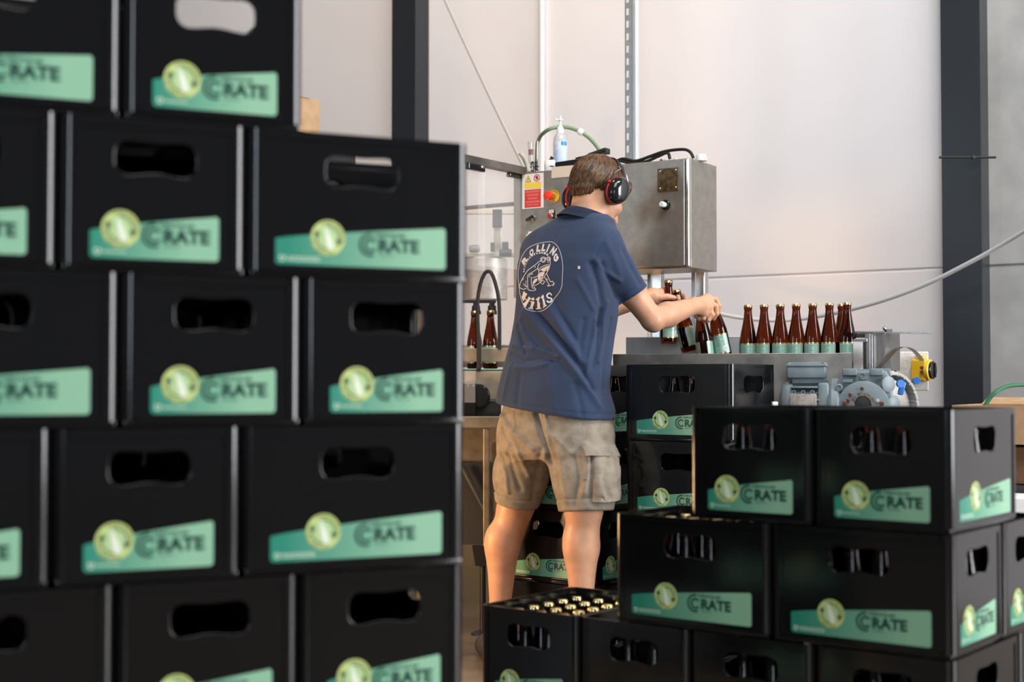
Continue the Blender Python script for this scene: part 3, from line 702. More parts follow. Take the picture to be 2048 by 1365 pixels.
# black hand scanner cradle and tray beside the head
p = on_cab(1150, 328, 0.05); q = on_cab(1215, 322, 0.05)
hs = empty('black_holder', p, -KT, 'black plastic holder lying on the cabinet behind the head', 'holder')
bm = BM(); add_box(bm, (0.0, -0.01, 0.022), (0.135, 0.05, 0.026), Matrix.Rotation(-0.05,3,'Y'), 0.005); build('lower_bar', bm, m_blackgloss, hs, (0,0,0))
bm = BM(); add_box(bm, (0.055, 0.01, 0.040), (0.095, 0.045, 0.024), Matrix.Rotation(-0.12,3,'Y'), 0.005); build('upper_bar', bm, m_blackgloss, hs, (0,0,0))
bm = BM(); add_box(bm, (0.098, 0.01, 0.060), (0.078, 0.04, 0.012), Matrix.Rotation(-0.22,3,'Y'), 0.004); add_box(bm, (0.128, 0.01, 0.062), (0.024, 0.03, 0.022), None, 0.004); build('clip', bm, m_dark, hs, (0,0,0))
# green hose arching behind the pump bottle, with a clear clip
HY = 5.40
bm = BM(); add_tube(bm, smooth_path([W(1074, 340, 5.52), W(1074, 305, 5.52), W(1079, 276, 5.50), W(1098, 259, 5.45), W(1124, 254, 5.45), W(1150, 259, 5.44), W(1176, 274, 5.42), W(1196, 296, 5.38), W(1208, 318, 5.36)], 8), 0.0075, 12)
hose = build('green_hose', bm, mat('green_hose', (0.20, 0.29, 0.17), 0.45), smooth=True); tag(hose, 'dull green hose arching over the cabinet behind the pump bottle', 'hose')
bm = BM(); add_lathe(bm, [(0.006,-0.012),(0.013,-0.008),(0.013,0.008),(0.006,0.012)], 16, W(1161, 264, 5.43), (0.8,0,-0.5)); build('hose_clip', bm, m_white, wp=hose, smooth=True)
# grey flexible conduit stub at the left end
bm = BM(); add_tube(bm, smooth_path([W(1058, 345, 5.42), W(1054, 330, 5.43), W(1048, 316, 5.43), W(1040, 306, 5.43)], 6), 0.0095, 12)
tag(build('conduit_stub', bm, mat('beige_conduit', (0.42, 0.38, 0.31), 0.5), smooth=True), 'beige bent conduit stub rising at the left end of cabinet', 'conduit')
# black cables and glands
for k, (pts, lab) in enumerate(((((1225,328),(1245,318),(1272,322),(1300,313),(1330,303),(1365,299),(1380,304),(1387,316)), 'black cable looping highest along the cabinet top'),
                                (((1222,322),(1240,322),(1262,326),(1290,324),(1318,312),(1335,306),(1340,318)), 'black cable lying low along the cabinet top'))):
    bm = BM(); add_tube(bm, smooth_path([W(a, b, (KC+KD*k_at(a,b)[0]).y + 0.075) for a, b in pts], 7), 0.0058, 10)
    tag(build('cable', bm, m_dark, smooth=True), lab, 'cable', 'cables on the cabinet top')
for px, m, r, h, nm, lab in ((1326, m_steel, 0.011, 0.020, 'cable_gland', 'grey cable gland on the cabinet top'), (1352, m_white, 0.010, 0.018, 'cap_plug', 'round white plug on the cabinet top'), (1404, m_white, 0.022, 0.024, 'cap_plug', 'wide white cap at the right end of cabinet top')):
    p = on_cab(px, 315, 0.10); bm = BM(); add_lathe(bm, [(r,0),(r,h*0.4),(r*0.85,h*0.45),(r*0.85,h*0.8),(r*0.7,h),(0,h)], 18); tag(build(nm, bm, m, None, p, smooth=True, angle=0.7), lab, 'fitting')

# ------------------------------------------------------------------ wall services
bm = BM(); add_tube(bm, [W(876, -30, 6.75), W(930, 88, 6.62), W(985, 205, 6.5), W(1050, 340, 6.35)], 0.0065, 8); tag(build('stay_cable', bm, mat('grey_cable', (0.42,0.41,0.38), 0.5), smooth=True), 'grey cable slanting down the white wall to the cabinet', 'cable')
s = wall_s(1083, 0.02); bm = BM(); add_cyl(bm, wp(s, 1.2, 0.016), wp(s, 5.0, 0.016), 0.014, 16); add_box(bm, wp(s, 3.4, 0.01), (0.05, 0.02, 0.02), WROT); tag(build('wall_conduit', bm, mat('white_conduit', (0.74,0.72,0.71), 0.45), smooth=True, angle=0.6), 'white vertical conduit on the wall above the pump bottle', 'conduit')
# slotted channel
sc = W(1261, 150, 5.62); ch = empty('slotted_channel', (sc.x, sc.y, 1.6), -KT, 'upright slotted galvanised channel rising from the cabinet', 'rail')
m_galv = mat('galvanised', (0.36, 0.38, 0.37), 0.45, 0.5, var=0.1, vscale=40)
bm = BM(); z0, z1 = KZ1-1.6, 2.9
for sx in (-0.0215, 0.0015): add_box(bm, (sx, 0, (z0+z1)/2), (0.006, 0.003, z1-z0))
nz = int((z1-z0)/0.05)
for k in range(nz+1): add_box(bm, (-0.010, 0, z0+k*0.05), (0.018, 0.003, 0.022))
build('slotted_face', bm, m_galv, ch, (0,0,0))
bm = BM(); add_box(bm, (-0.010, 0.030, (z0+z1)/2), (0.026, 0.003, z1-z0)); add_box(bm, (0.009, 0.012, (z0+z1)/2), (0.010, 0.010, z1-z0), None, 0.002); add_box(bm, (0.020, 0.014, (z0+z1)/2), (0.008, 0.028, z1-z0), None, 0.002); build('channel_side', bm, mat('pale_channel', (0.60,0.62,0.64), 0.4, 0.3), ch, (0,0,0))
# sagging grey cable across the column
pts = [W(2330, 262, 4.66), W(2200, 362, 4.92), W(2075, 446, 5.12), W(2000, 492, 5.25), W(1925, 533, 5.35), W(1850, 570, 5.45), W(1770, 600, 5.55), W(1690, 622, 5.65), W(1610, 637, 5.75), W(1540, 641, 5.8), W(1470, 634, 5.85), W(1410, 620, 5.9), W(1340, 596, 5.95)]
bm = BM(); add_tube(bm, smooth_path(pts, 6), 0.0085, 10); tag(build('sagging_cable', bm, mat('pale_grey_cable', (0.50,0.51,0.51), 0.4), smooth=True), 'pale grey cable sagging across the wall behind the bottles', 'cable')
bm = BM(); add_cyl(bm, W(1878, 315, 5.50), W(1992, 315, 5.48), 0.0045, 10); add_box(bm, W(1946, 315, 5.49), (0.012,0.016,0.014), None, 0.002); tag(build('thin_rod', bm, m_dark, smooth=True, angle=0.6), 'thin dark rod fixed across the right steel column', 'rod')
# cardboard box high up behind the left stack (on a shelf board)
b = W(610, 250, 5.9); s_box = 0.0
shelf = empty('wall_shelf', (b.x-0.05, b.y+0.05, 0), -WT, 'shelf hidden behind the left crate stack', 'shelf')
bm = BM(); add_box(bm, (-0.25, 0, b.z-0.085), (0.9, 0.4, 0.03)); build('board', bm, m_dark, shelf, (0,0,0))
for sx in (-0.66, 0.16): bm = BM(); add_box(bm, (sx, 0, (b.z-0.1)/2), (0.05, 0.35, b.z-0.1)); build('upright', bm, m_dark, shelf, (0,0,0))
bx = empty('cardboard_box', (b.x-0.065, b.y, b.z-0.07), -0.75, 'small brown cardboard box on the shelf behind the top crates', 'box')
bm = BM(); add_box(bm, (0,0,0.085), (0.20,0.16,0.17), None, 0.003); build('carton', bm, m_card, bx, (0,0,0))
bm = BM(); add_box(bm, (0.0,0,0.171), (0.203,0.05,0.0015)); build('tape', bm, mat('brown_tape', (0.30,0.19,0.10), 0.4), bx, (0,0,0))
# ------------------------------------------------------------------ guard and filling machine at the left of the worker
gd = empty('machine_guard', (W(930,600,5.14).x, 5.14, 0), 0, 'clear guard panels under a steel rail left of the worker', 'guard')
g0, g1 = W(918, 316, 5.10), W(1052, 343, 5.44); g1.z = g0.z
gdir = (g1-g0).normalized(); gang = math.atan2(gdir.y, gdir.x); GROT = rz3(gang)
def gbox(nm, m, t0, t1, off, z, sy, sz, bev=0.002, parent=None):
    bm = BM(); L = (g1-g0).length; c = g0 + gdir*(L*(t0+t1)/2) + Vector((-gdir.y, gdir.x, 0))*off; c.z = z
    add_box(bm, c, (L*(t1-t0), sy, sz), GROT, bev); return build(nm, bm, m, wp=gd)
gz = g0.z
gbox('top_rail', m_steel_d, -0.5, 1.0, 0.0, gz, 0.03, 0.030)
m_plexi = mat('clear_plexiglass', (0.90, 0.90, 0.88), 0.12, alpha=0.09, spec=0.3)
gbox('clear_panel', m_plexi, -0.4, 0.36, -0.004, gz-0.21, 0.004, 0.38); gbox('clear_panel', m_plexi, 0.30, 1.0, 0.008, gz-0.20, 0.004, 0.36)
gbox('hinge_bracket', m_blackgloss, 0.06, 0.30, -0.016, gz-0.026, 0.02, 0.026, 0.004); gbox('hinge_bracket', m_blackgloss, 0.76, 0.98, 0.012, gz-0.022, 0.02, 0.016, 0.004)
for t in (0.25,): gbox('hinge_pin', m_steel_b, t-0.02, t+0.02, -0.028, gz-0.023, 0.006, 0.010, 0.002)
gbox('end_post', m_steel_d, -0.5, -0.42, 0.0, gz/2, 0.04, gz)

fm = empty('filling_machine', (-0.15, 5.6, 0), -CT, 'steel bottle filling line seen through guard left of the worker', 'machine')
def fpx(nm, m, x0, y0, x1, y1, Y, dep=0.04, bev=0.002, rot=None):
    a, b = W(x0, y1, Y), W(x1, y0, Y); bm = BM(); c = (a+b)/2 + Vector((0, dep/2, 0)); add_box(bm, c, (b.x-a.x, dep, b.z-a.z), rot, bev); return build(nm, bm, m, wp=fm)
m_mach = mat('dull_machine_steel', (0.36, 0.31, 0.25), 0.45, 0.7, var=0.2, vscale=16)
m_tan = mat('warm_tinted_plate', (0.34, 0.275, 0.20), 0.5, 0.55, var=0.2, vscale=14)  # tan tint puts the warm light cast into the plate colour
m_grime_warm = mat('grimy_warm_tinted_steel', (0.23, 0.185, 0.13), 0.5, 0.55, var=0.35, vscale=10)  # grime, with the warm light cast tinted into the base colour
m_dkgrey = mat('dark_grey_metal', (0.055, 0.052, 0.048), 0.45, 0.4)
bm = BM(); add_cyl(bm, W(900, 419, 6.0), W(1040, 407, 5.9), 0.0085, 12); build('cross_tube', bm, m_dkgrey, wp=fm, smooth=True, angle=0.6)
fpx('cross_beam', mat('cream_beam', (0.55, 0.48, 0.40), 0.5), 900, 417, 1032, 428, 6.05, 0.03)
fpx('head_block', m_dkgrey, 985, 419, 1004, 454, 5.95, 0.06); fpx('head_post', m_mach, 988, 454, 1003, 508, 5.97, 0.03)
fpx('clamp_block', m_dkgrey, 981, 485, 989, 503, 5.93, 0.03); fpx('clamp_block', m_dkgrey, 1004, 484, 1017, 498, 5.93, 0.03)
bm = BM(); add_lathe(bm, [(0.0,-0.024),(0.014,-0.022),(0.017,-0.012),(0.017,0.012),(0.014,0.022),(0,0.024)], 18, W(949, 498, 5.9), (1,0,0.05)); build('knob', bm, mat('grey_knob', (0.20,0.20,0.20), 0.35), wp=fm, smooth=True)
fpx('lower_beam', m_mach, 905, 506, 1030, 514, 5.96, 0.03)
bm = BM(); add_lathe(bm, [(0.013,-0.026),(0.016,-0.022),(0.016,0.022),(0.013,0.026)], 18, W(1011, 506, 5.9), (1,0,0)); build('roller', bm, m_dkgrey, wp=fm, smooth=True)
c = W(968, 560, 6.05); bm = BM(); add_lathe(bm, [(0.10, -0.085), (0.10, 0.085), (0.094, 0.092), (0.0, 0.092)], 32, c); build('tank', bm, mat('satin_tank_steel', (0.42,0.39,0.36), 0.5, 0.6, var=0.12), wp=fm, smooth=True, angle=0.7)
fpx('nozzle_bar', m_dark, 905, 600, 992, 606, 5.62, 0.03)
for px in (952, 984):
    q = W(px, 606, 5.63); bm = BM(); add_lathe(bm, [(0.011, 0.0), (0.011, -0.010), (0.016, -0.012), (0.017, -0.030), (0.020, -0.034), (0.020, -0.046), (0.0, -0.046)], 18, q); build('nozzle', bm, m_dark, wp=fm, smooth=True, angle=0.6)
bm = BM(); add_tube(bm, smooth_path([W(958, 738, 5.42), W(957, 680, 5.42), W(955, 610, 5.42), W(960, 572, 5.42), W(968, 550, 5.42), W(976, 543, 5.42), W(984, 549, 5.42), W(992, 572, 5.42), W(998, 605, 5.42), W(999, 650, 5.42), W(999, 700, 5.42)], 6), 0.0072, 12); build('hoop', bm, m_dark, wp=fm, smooth=True)
fpx('hoop_bracket', m_dark, 953, 690, 962, 740, 5.43, 0.03)
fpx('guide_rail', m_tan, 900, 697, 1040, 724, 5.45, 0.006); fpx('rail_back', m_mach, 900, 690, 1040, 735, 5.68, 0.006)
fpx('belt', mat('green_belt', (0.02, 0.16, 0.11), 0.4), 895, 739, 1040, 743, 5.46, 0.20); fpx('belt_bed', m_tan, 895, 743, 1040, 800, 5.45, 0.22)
bm = BM(); add_lathe(bm, [(0.045, 0), (0.045, 0.03), (0.038, 0.036), (0, 0.036)], 24, W(957, 792, 5.44), (0,-1,0)); build('bearing_housing', bm, m_blackgloss, wp=fm, smooth=True, angle=0.7)
fpx('drive_box', m_blackgloss, 925, 766, 952, 838, 5.40, 0.05, 0.004); fpx('drive_cover', m_dark, 905, 800, 1002, 834, 5.43, 0.12, 0.006)
fpx('clear_cover', m_plexi, 928, 742, 951, 806, 5.34, 0.004)
for px in (936, 947): bm = BM(); add_lathe(bm, [(0.004,0),(0.004,0.003),(0,0.004)], 12, W(px, 772, 5.39), (0,-1,0)); build('bolt', bm, m_steel_b, wp=fm)
fpx('table_beam', m_grime_warm, 895, 833, 1030, 857, 5.38, 0.04, 0.004)
fpx('table_leg', m_grime_warm, 966, 857, 979, 1095, 5.39, 0.03, 0.004); fpx('side_panel', m_grime_warm, 895, 857, 1020, 1090, 5.60, 0.008)
bm = BM(); add_tube(bm, [W(925, 935, 5.52), W(975, 1030, 5.52)], 0.012, 8); build('brace', bm, m_dkgrey, wp=fm)
fpx('lower_box', m_dkgrey, 900, 925, 966, 1090, 5.56, 0.03)
a, b = W(946, 1092, 5.40), W(975, 1092, 5.40); bm = BM(); add_prism(bm, [(-0.03, 0), (0.03, 0), (0.022, -0.075), (-0.018, -0.075)], -0.02, 0.02, 0, Matrix.Translation((a+b)/2) @ Matrix.Rotation(PI/2, 4, 'X')); build('foot', bm, m_dark, wp=fm)
zf = W(960, 1130, 5.40).z
bm = BM(); c = (a+b)/2; add_cyl(bm, (c.x+0.01, c.y, 0.0), (c.x+0.01, c.y, zf+0.01), 0.012, 14); add_lathe(bm, [(0.045, 0.0), (0.045, 0.006), (0.02, 0.016), (0.0, 0.016)], 20, (c.x+0.01, c.y, 0.0)); build('levelling_foot', bm, m_dark, wp=fm)
bm = BM(); add_box(bm, (c.x-0.45, c.y+0.2, W(960,1092,5.4).z/2), (0.05,0.05,W(960,1092,5.4).z)); build('levelling_foot', bm, m_dark, wp=fm)
fpx('shade_screen', mat('painted_shade_brown', (0.16, 0.115, 0.06), 0.6), 860, 1040, 1010, 1215, 6.2, 0.02)  # added brown sheet that paints in the shade under the machine
zb = W(980, 738, 5.56).z
bottle(W(981, 738, 5.56) , 'brown bottle with gold cap standing in the filling line', 'bottles in the filling line', rz=1.2)
bottle(W(949, 738, 5.60), 'dark bottle under a nozzle, left one in the filling line', 'bottles in the filling line', rz=0.4)

# ------------------------------------------------------------------ geared motor at the conveyor end
GY = 4.62; GO = W(1735, 800, GY); GS = GY/FPX
gm = empty('gear_motor', (GO.x, GO.y, 0), -CT, 'blue-grey geared motor with terminal box above the right crate stack', 'motor')
m_motor = mat('blue_grey_paint', (0.170, 0.212, 0.228), 0.42, var=0.10, vscale=26, rvar=0.08, bump=0.05, bscale=220)
m_motor_d = mat('dusty_plate', (0.34, 0.30, 0.26), 0.55, 0.4, var=0.2, vscale=70)
m_copper = mat('rusty_bolt', (0.20, 0.075, 0.04), 0.4, 0.7)
m_greasy = mat('greasy_ring', (0.16, 0.14, 0.11), 0.45, 0.6, var=0.6, vscale=120)
def gl_(px, py, d=0.0): return ((px-1735)*GS, d, (800-py)*GS)
def gpart(nm, bm, m, smooth=False, angle=0.6, parent=None):
    o = build(nm, bm, m, gm, (0, 0, GO.z), smooth=smooth, angle=angle); return o
def gbx(nm, m, x0, y0, x1, y1, d0, d1, bev=0.004, seg=3):
    bm = BM(); a, b = gl_(x0, y1), gl_(x1, y0); add_box(bm, ((a[0]+b[0])/2, (d0+d1)/2, (a[2]+b[2])/2), (b[0]-a[0], d1-d0, b[2]-a[2]), None, bev, seg); return gpart(nm, bm, m, True, 0.5)
tbox = gbx('terminal_box', m_motor, 1579, 733, 1654, 757, -0.055, 0.075, 0.005)
bm = BM(); a = gl_(1616.5, 731); add_box(bm, (a[0], 0.01, a[2]), (0.130, 0.138, 0.010), None, 0.004); add_box(bm, (a[0], 0.01, a[2]+0.007), (0.105, 0.11, 0.006), None, 0.003)
for sx in (-0.056, 0.056):
    for sy in (-0.05, 0.07): add_cyl(bm, (a[0]+sx, sy, a[2]), (a[0]+sx, sy, a[2]+0.009), 0.006, 12)
tl_ = gpart('terminal_lid', bm, m_motor, True, 0.5); tl_.parent = tbox; tl_.location = (0,0,0)
gbx('box_neck', m_motor, 1588, 756, 1654, 768, -0.045, 0.06)
bm = BM(); a = gl_(1575, 815); b = gl_(1662, 815); R = 0.078
add_lathe(bm, [(R*0.93, 0.0), (R, 0.008), (R, b[0]-a[0])], 40, a, (1,0,0))
for k in range(22):
    an = 2*PI*k/22; add_box(bm, ((a[0]+b[0])/2+0.01, R*math.cos(an), a[2]+R*math.sin(an)), (b[0]-a[0]-0.03, 0.004, 0.020), Matrix.Rotation(PI/2-an, 3, 'X').inverted() if False else Matrix.Rotation(an-PI/2, 3, 'X'))
gpart('motor_body', bm, m_motor, True, 0.5)
bm = BM(); a2 = gl_(1563, 815); add_lathe(bm, [(0.0, 0.0), (0.045, 0.001), (0.070, 0.006), (0.082, 0.018), (0.085, 0.030), (0.085, 0.042), (0.08, 0.044)], 40, a2, (1,0,0)); gpart('fan_cowl', bm, m_motor, True, 0.9)
gbx('nameplate', m_motor_d, 1586, 788, 1638, 830, -0.094, -0.074, 0.002); gbx('plate_rail', m_motor, 1587, 773, 1640, 777, -0.085, -0.05, 0.002)
for px in (1594, 1612, 1630): bm = BM(); add_lathe(bm, [(0.007,0),(0.007,0.010),(0.0045,0.010),(0.004,0.004),(0,0.004)], 14, gl_(px, 785, -0.078), (0,-1,0)); gpart('lug', bm, m_motor, True, 0.5)
gbx('motor_flange', m_motor, 1640, 766, 1662, 840, -0.085, 0.085, 0.010)
bm = BM(); a3 = gl_(1660, 815); add_lathe(bm, [(0.088, 0.0), (0.095, 0.01), (0.095, 0.03), (0.085, 0.04)], 40, a3, (1,0,0)); gpart('adapter_ring', bm, m_motor, True, 0.6)
# gearbox: shouldered casting with raised pads
out = [(1678,842),(1680,790),(1684,766),(1690,755),(1696,748),(1768,748),(1773,756),(1777,775),(1780,842)]
bm = BM(); poly = [((x-1735)*GS, (800-y)*GS) for x, y in out]; me = curve_mesh([poly], 0.056, 0.010, 3)
bm_add_mesh(bm, me, Matrix.Rotation(PI/2, 4, 'X')); bmesh.ops.remove_doubles(bm, verts=bm.verts, dist=1e-5); gpart('gearbox', bm, m_motor, True, 0.7)
gbx('foot_pad', m_motor, 1688, 738, 1716, 752, -0.088, 0.07, 0.004); gbx('foot_pad', m_motor, 1741, 738, 1766, 752, -0.088, 0.07, 0.004); gbx('top_web', m_motor, 1700, 739, 1756, 744, -0.05, 0.05, 0.003); gbx('foot_pad', m_motor, 1764, 738, 1780, 752, -0.06, 0.07, 0.004)
bm = BM(); add_lathe(bm, [(0.082,0.0),(0.080,0.012),(0.070,0.016),(0.044,0.016),(0.0,0.016)], 44, gl_(1728, 812, -0.072), (0,-1,0)); gpart('bearing_boss', bm, m_motor, True, 0.6)
bm = BM(); add_lathe(bm, [(0.037,0.0),(0.037,0.006),(0.026,0.006),(0.024,0.0)], 36, gl_(1727, 808, -0.088), (0,-1,0)); gpart('seal_ring', bm, m_greasy, True, 0.6)
bm = BM(); add_lathe(bm, [(0.0255,0.0),(0.0255,0.003),(0.022,0.004),(0.0,0.003)], 30, gl_(1727, 808, -0.0885), (0,-1,0)); add_lathe(bm, [(0.006,0),(0.006,0.006),(0.0,0.006)], 12, gl_(1727, 808, -0.092), (0,-1,0)); gpart('hollow_shaft', bm, m_dark, True, 0.6)
for px, py in ((1726,770),(1726,777),(1703,789),(1699,800),(1692,806),(1763,807)):
    bm = BM(); r = 0.0075 if (px, py) in ((1726,770),(1692,806),(1763,807)) else 0.0055
    add_lathe(bm, [(r,0),(r,0.0045),(r*0.65,0.0055),(r*0.55,0.001),(0,0.001)], 16, gl_(px, py, -0.0885 if py > 772 else -0.0765), (0,-1,0)); gpart('bolt', bm, m_copper, True, 0.5)
bm = BM(); add_lathe(bm, [(0.006,0),(0.006,0.003),(0,0.004)], 16, gl_(1755, 801, -0.0885), (0,-1,0)); gpart('plug', bm, mat('cream_plug', (0.5,0.42,0.33), 0.5), True, 0.5)
for px, py in ((1727, 753), (1681, 776)):
    bm = BM(); add_lathe(bm, [(0.013,0),(0.013,0.007),(0.009,0.009),(0.008,0.009),(0.008,0.006),(0.004,0.006),(0.0,0.006)], 20, gl_(px, py, -0.072), (0,-1,0)); gpart('socket_screw', bm, m_motor, True, 0.5)
bm = BM(); add_box(bm, gl_(1698, 762, -0.077), (0.033, 0.004, 0.011), None, 0.001); gpart('type_plate', bm, m_motor)
bm = BM(); add_lathe(bm, [(0.026,0),(0.026,0.006),(0.020,0.008),(0.0,0.008)], 28, gl_(1774, 769, -0.064), (0.62,-0.78,0)); gpart('side_cover', bm, m_motor, True, 0.5)
bm = BM(); add_lathe(bm, [(0.028,0.0),(0.028,0.010),(0.018,0.016),(0.0,0.016)], 28, gl_(1782, 808, -0.050), (0.75,-0.65,0)); gpart('side_bulge', bm, m_motor, True, 0.8)

# drive wheel with chain links right of the gearbox
dw = empty('chain_wheel', tuple(W(1776, 815, 4.78)*Vector((1,1,0)) if False else (W(1776,815,4.78).x, 4.78, 0)), 0, 'grey plastic link chain running round a steel wheel beside the gear motor', 'chain')
wc = W(1777, 818, 4.70); ax = Vector((0.55, -0.83, 0)).normalized(); q = Vector((0,0,1)).rotation_difference(ax).to_matrix()
bm = BM(); add_lathe(bm, [(0.098, -0.004), (0.098, 0.004), (0.0, 0.004)], 48, wc, ax); build('wheel_disc', bm, m_steel_b, wp=dw, smooth=True, angle=0.5)
m_link = mat('grey_chain_plastic', (0.36, 0.36, 0.34), 0.45, var=0.1)
side = Vector((-ax.y, ax.x, 0)).normalized()
for k in range(9):
    an = math.radians(-30 + k*17); rad = 0.116
    pos = wc + side*(rad*math.cos(an)) + Vector((0,0,rad*math.sin(an)))
    tang = (side*(-math.sin(an)) + Vector((0,0,math.cos(an)))); nrm = side*math.cos(an) + Vector((0,0,math.sin(an)))
    Rm = Matrix((tang, ax, nrm)).transposed()
    bm = BM(); add_box(bm, (0,0,0), (0.031, 0.052, 0.012), None, 0.003); add_cyl(bm, (0.0155,-0.024,-0.002), (0.0155,0.024,-0.002), 0.006, 10); add_box(bm, (0,-0.012,0.007), (0.022,0.006,0.004), None, 0.001); add_box(bm, (0,0.012,0.007), (0.022,0.006,0.004), None, 0.001)
    for v in bm.verts: v.co = pos + Rm @ v.co
    build('chain_link', bm, m_link, wp=dw)
m_blue = mat('blue_plastic', (0.03, 0.17, 0.55), 0.35)
bm = BM(); c = W(1803, 777, 4.66); add_box(bm, c, (0.020, 0.02, 0.045), Matrix.Rotation(0.25,3,'Y'), 0.006); add_lathe(bm, [(0.013,0),(0.013,0.012),(0,0.012)], 18, W(1799, 768, 4.655), (0.2,-1,0)); build('blue_tensioner', bm, m_blue, wp=dw, smooth=True, angle=0.6)
bm = BM(); add_lathe(bm, [(0.012,-0.01),(0.012,0.01),(0,0.01)], 16, W(1832, 762, 4.80), (0,-1,0)); build('blue_roller', bm, m_blue, wp=dw, smooth=True, angle=0.6)
bm = BM(); add_cyl(bm, (wc.x, wc.y+0.03, 0.0), (wc.x, wc.y+0.03, wc.z), 0.02, 12); build('stand', bm, m_dkgrey, wp=dw)
# motor bracket to the floor
bm = BM(); add_box(bm, gl_(1700, 855), (0.26, 0.16, 0.02)); gpart('mount_plate', bm, m_steel_d)
bm = BM(); zz = GO.z - 0.10; add_box(bm, (gl_(1700,0)[0], 0.0, -zz/2-0.10), (0.10, 0.08, zz)); gpart('pedestal', bm, m_steel_d)

# bottle guide plates and bent strap
gp = empty('end_guides', (W(1740,700,4.86).x, 4.86, 0), 0, 'bent steel guide plates at the right end of the packing table', 'guide')
def gpl(nm, m, x0, y0, x1, y1, Y, dep=0.003, rz=0.0, bev=0.0):
    a, b = W(x0, y1, Y), W(x1, y0, Y); bm = BM(); add_box(bm, (a+b)/2, ((b.x-a.x)/max(0.3, math.cos(rz)), dep, b.z-a.z), rz3(rz), bev); return build(nm, bm, m, wp=gp)
gpl('guide_plate', m_steel_b, 1706, 679, 1726, 745, 4.80, 0.003, 0.2); gpl('guide_hook', m_steel_b, 1708, 678, 1733, 683, 4.80, 0.02, 0, 0.001)
bm = BM(); pl = [W(1730, 700, 4.90), W(1741, 700, 4.92), W(1754, 700, 4.91), W(1764, 700, 4.88), W(1770, 700, 4.84)]; z0, z1 = W(1740, 748, 4.9).z, W(1740, 666, 4.9).z
vs = [(bm.verts.new((p.x, p.y, z0)), bm.verts.new((p.x, p.y, z1))) for p in smooth_path(pl, 5)]
for (a, b), (c, d) in zip(vs, vs[1:]): bm.faces.new((a, c, d, b))
bmesh.ops.solidify(bm, geom=bm.faces[:], thickness=0.002); build('curved_guide', bm, m_steel_b, wp=gp, smooth=True, angle=0.6)
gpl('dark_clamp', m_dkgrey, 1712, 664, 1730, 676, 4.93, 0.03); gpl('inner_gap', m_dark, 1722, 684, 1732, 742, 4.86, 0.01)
gpl('guide_post', m_steel_b, 1770, 665, 1780, 742, 4.83, 0.01); gpl('guide_post', m_steel, 1779, 668, 1798, 742, 4.85, 0.02)
bm = BM(); add_cyl(bm, W(1712, 664, 4.86), W(1864, 667, 4.78), 0.0028, 8); build('thin_strip', bm, m_steel_b, wp=gp)
gpl('strip_rail', m_steel_b, 1712, 663, 1775, 668, 4.87, 0.03)
bm = BM(); add_cyl(bm, W(1778, 668, 4.83), W(1767, 655, 4.82), 0.006, 12); build('clamp_screw', bm, m_steel, wp=gp, smooth=True, angle=0.6)
gpl('clamp_wedge', m_steel, 1772, 659, 1783, 668, 4.82, 0.02)
bm = BM(); pth = smooth_path([W(1744, 742, 4.70), W(1762, 724, 4.70), W(1778, 706, 4.70), W(1792, 696, 4.70), W(1806, 694, 4.70), W(1820, 700, 4.70), W(1832, 712, 4.70), W(1838, 722, 4.70)], 6)
L0 = [(bm.verts.new(p), bm.verts.new(p + Vector((0.035, 0.06, 0.0)))) for p in pth]
for (a, b), (c, d) in zip(L0, L0[1:]): bm.faces.new((a, c, d, b))
bmesh.ops.solidify(bm, geom=bm.faces[:], thickness=0.002); build('bent_strap', bm, m_steel, wp=gp, smooth=True, angle=0.8)
bm = BM(); b = W(1785, 742, 4.85); add_box(bm, (b.x, b.y+0.02, b.z/2), (0.03, 0.03, b.z+0.02)); build('upright', bm, m_steel_d, wp=gp)
# switch box with yellow rotary isolator
wy = 5.00; a, b = W(1776, 782, wy), W(1854, 704, wy)
sw = empty('isolator_box', ((a.x+b.x)/2, wy, 0), -0.35, 'cream switch box with yellow and black rotary isolator', 'switch')
def swp(nm, bm, m, smooth=False): 
    return build(nm, bm, m, wp=sw, smooth=smooth, angle=0.6)
bm = BM(); add_box(bm, (a+b)/2, (b.x-a.x, 0.06, b.z-a.z), rz3(-0.2), 0.004); swp('box', bm, mat('speckled_cream', (0.62, 0.585, 0.54), 0.5, var=0.12, vscale=130))
yd = Vector((0.80, -0.60, 0)); yc = W(1841, 741, 4.95)
bm = BM(); add_box(bm, yc, (0.050, 0.050, 0.074), rz3(math.atan2(yd.y, yd.x)), 0.004); add_box(bm, yc + Vector((0,0,0.045)), (0.03, 0.03, 0.012), rz3(math.atan2(yd.y, yd.x)), 0.002); swp('isolator_body', bm, m_yellow)
bm = BM(); add_lathe(bm, [(0.037, 0), (0.037, 0.012), (0.033, 0.015), (0, 0.015)], 32, yc + yd*0.024, yd); swp('isolator_ring', bm, m_yellow, True)
bm = BM(); add_lathe(bm, [(0.031, 0), (0.031, 0.010), (0.026, 0.013), (0, 0.013)], 32, yc + yd*0.036, yd); add_box(bm, yc + yd*0.050, (0.012, 0.010, 0.050), rz3(math.atan2(yd.y, yd.x)), 0.003); swp('isolator_knob', bm, m_blackgloss, True)
for dz in (0.008, -0.008): bm = BM(); add_box(bm, yc + Vector((-0.006, -0.036, dz)), (0.012, 0.004, 0.010), rz3(0.0)); swp('window', bm, m_copper)
bm = BM(); add_box(bm, ((a.x+b.x)/2, wy+0.03, a.z/2), (0.04, 0.04, a.z+0.02)); swp('post', bm, m_steel_d)
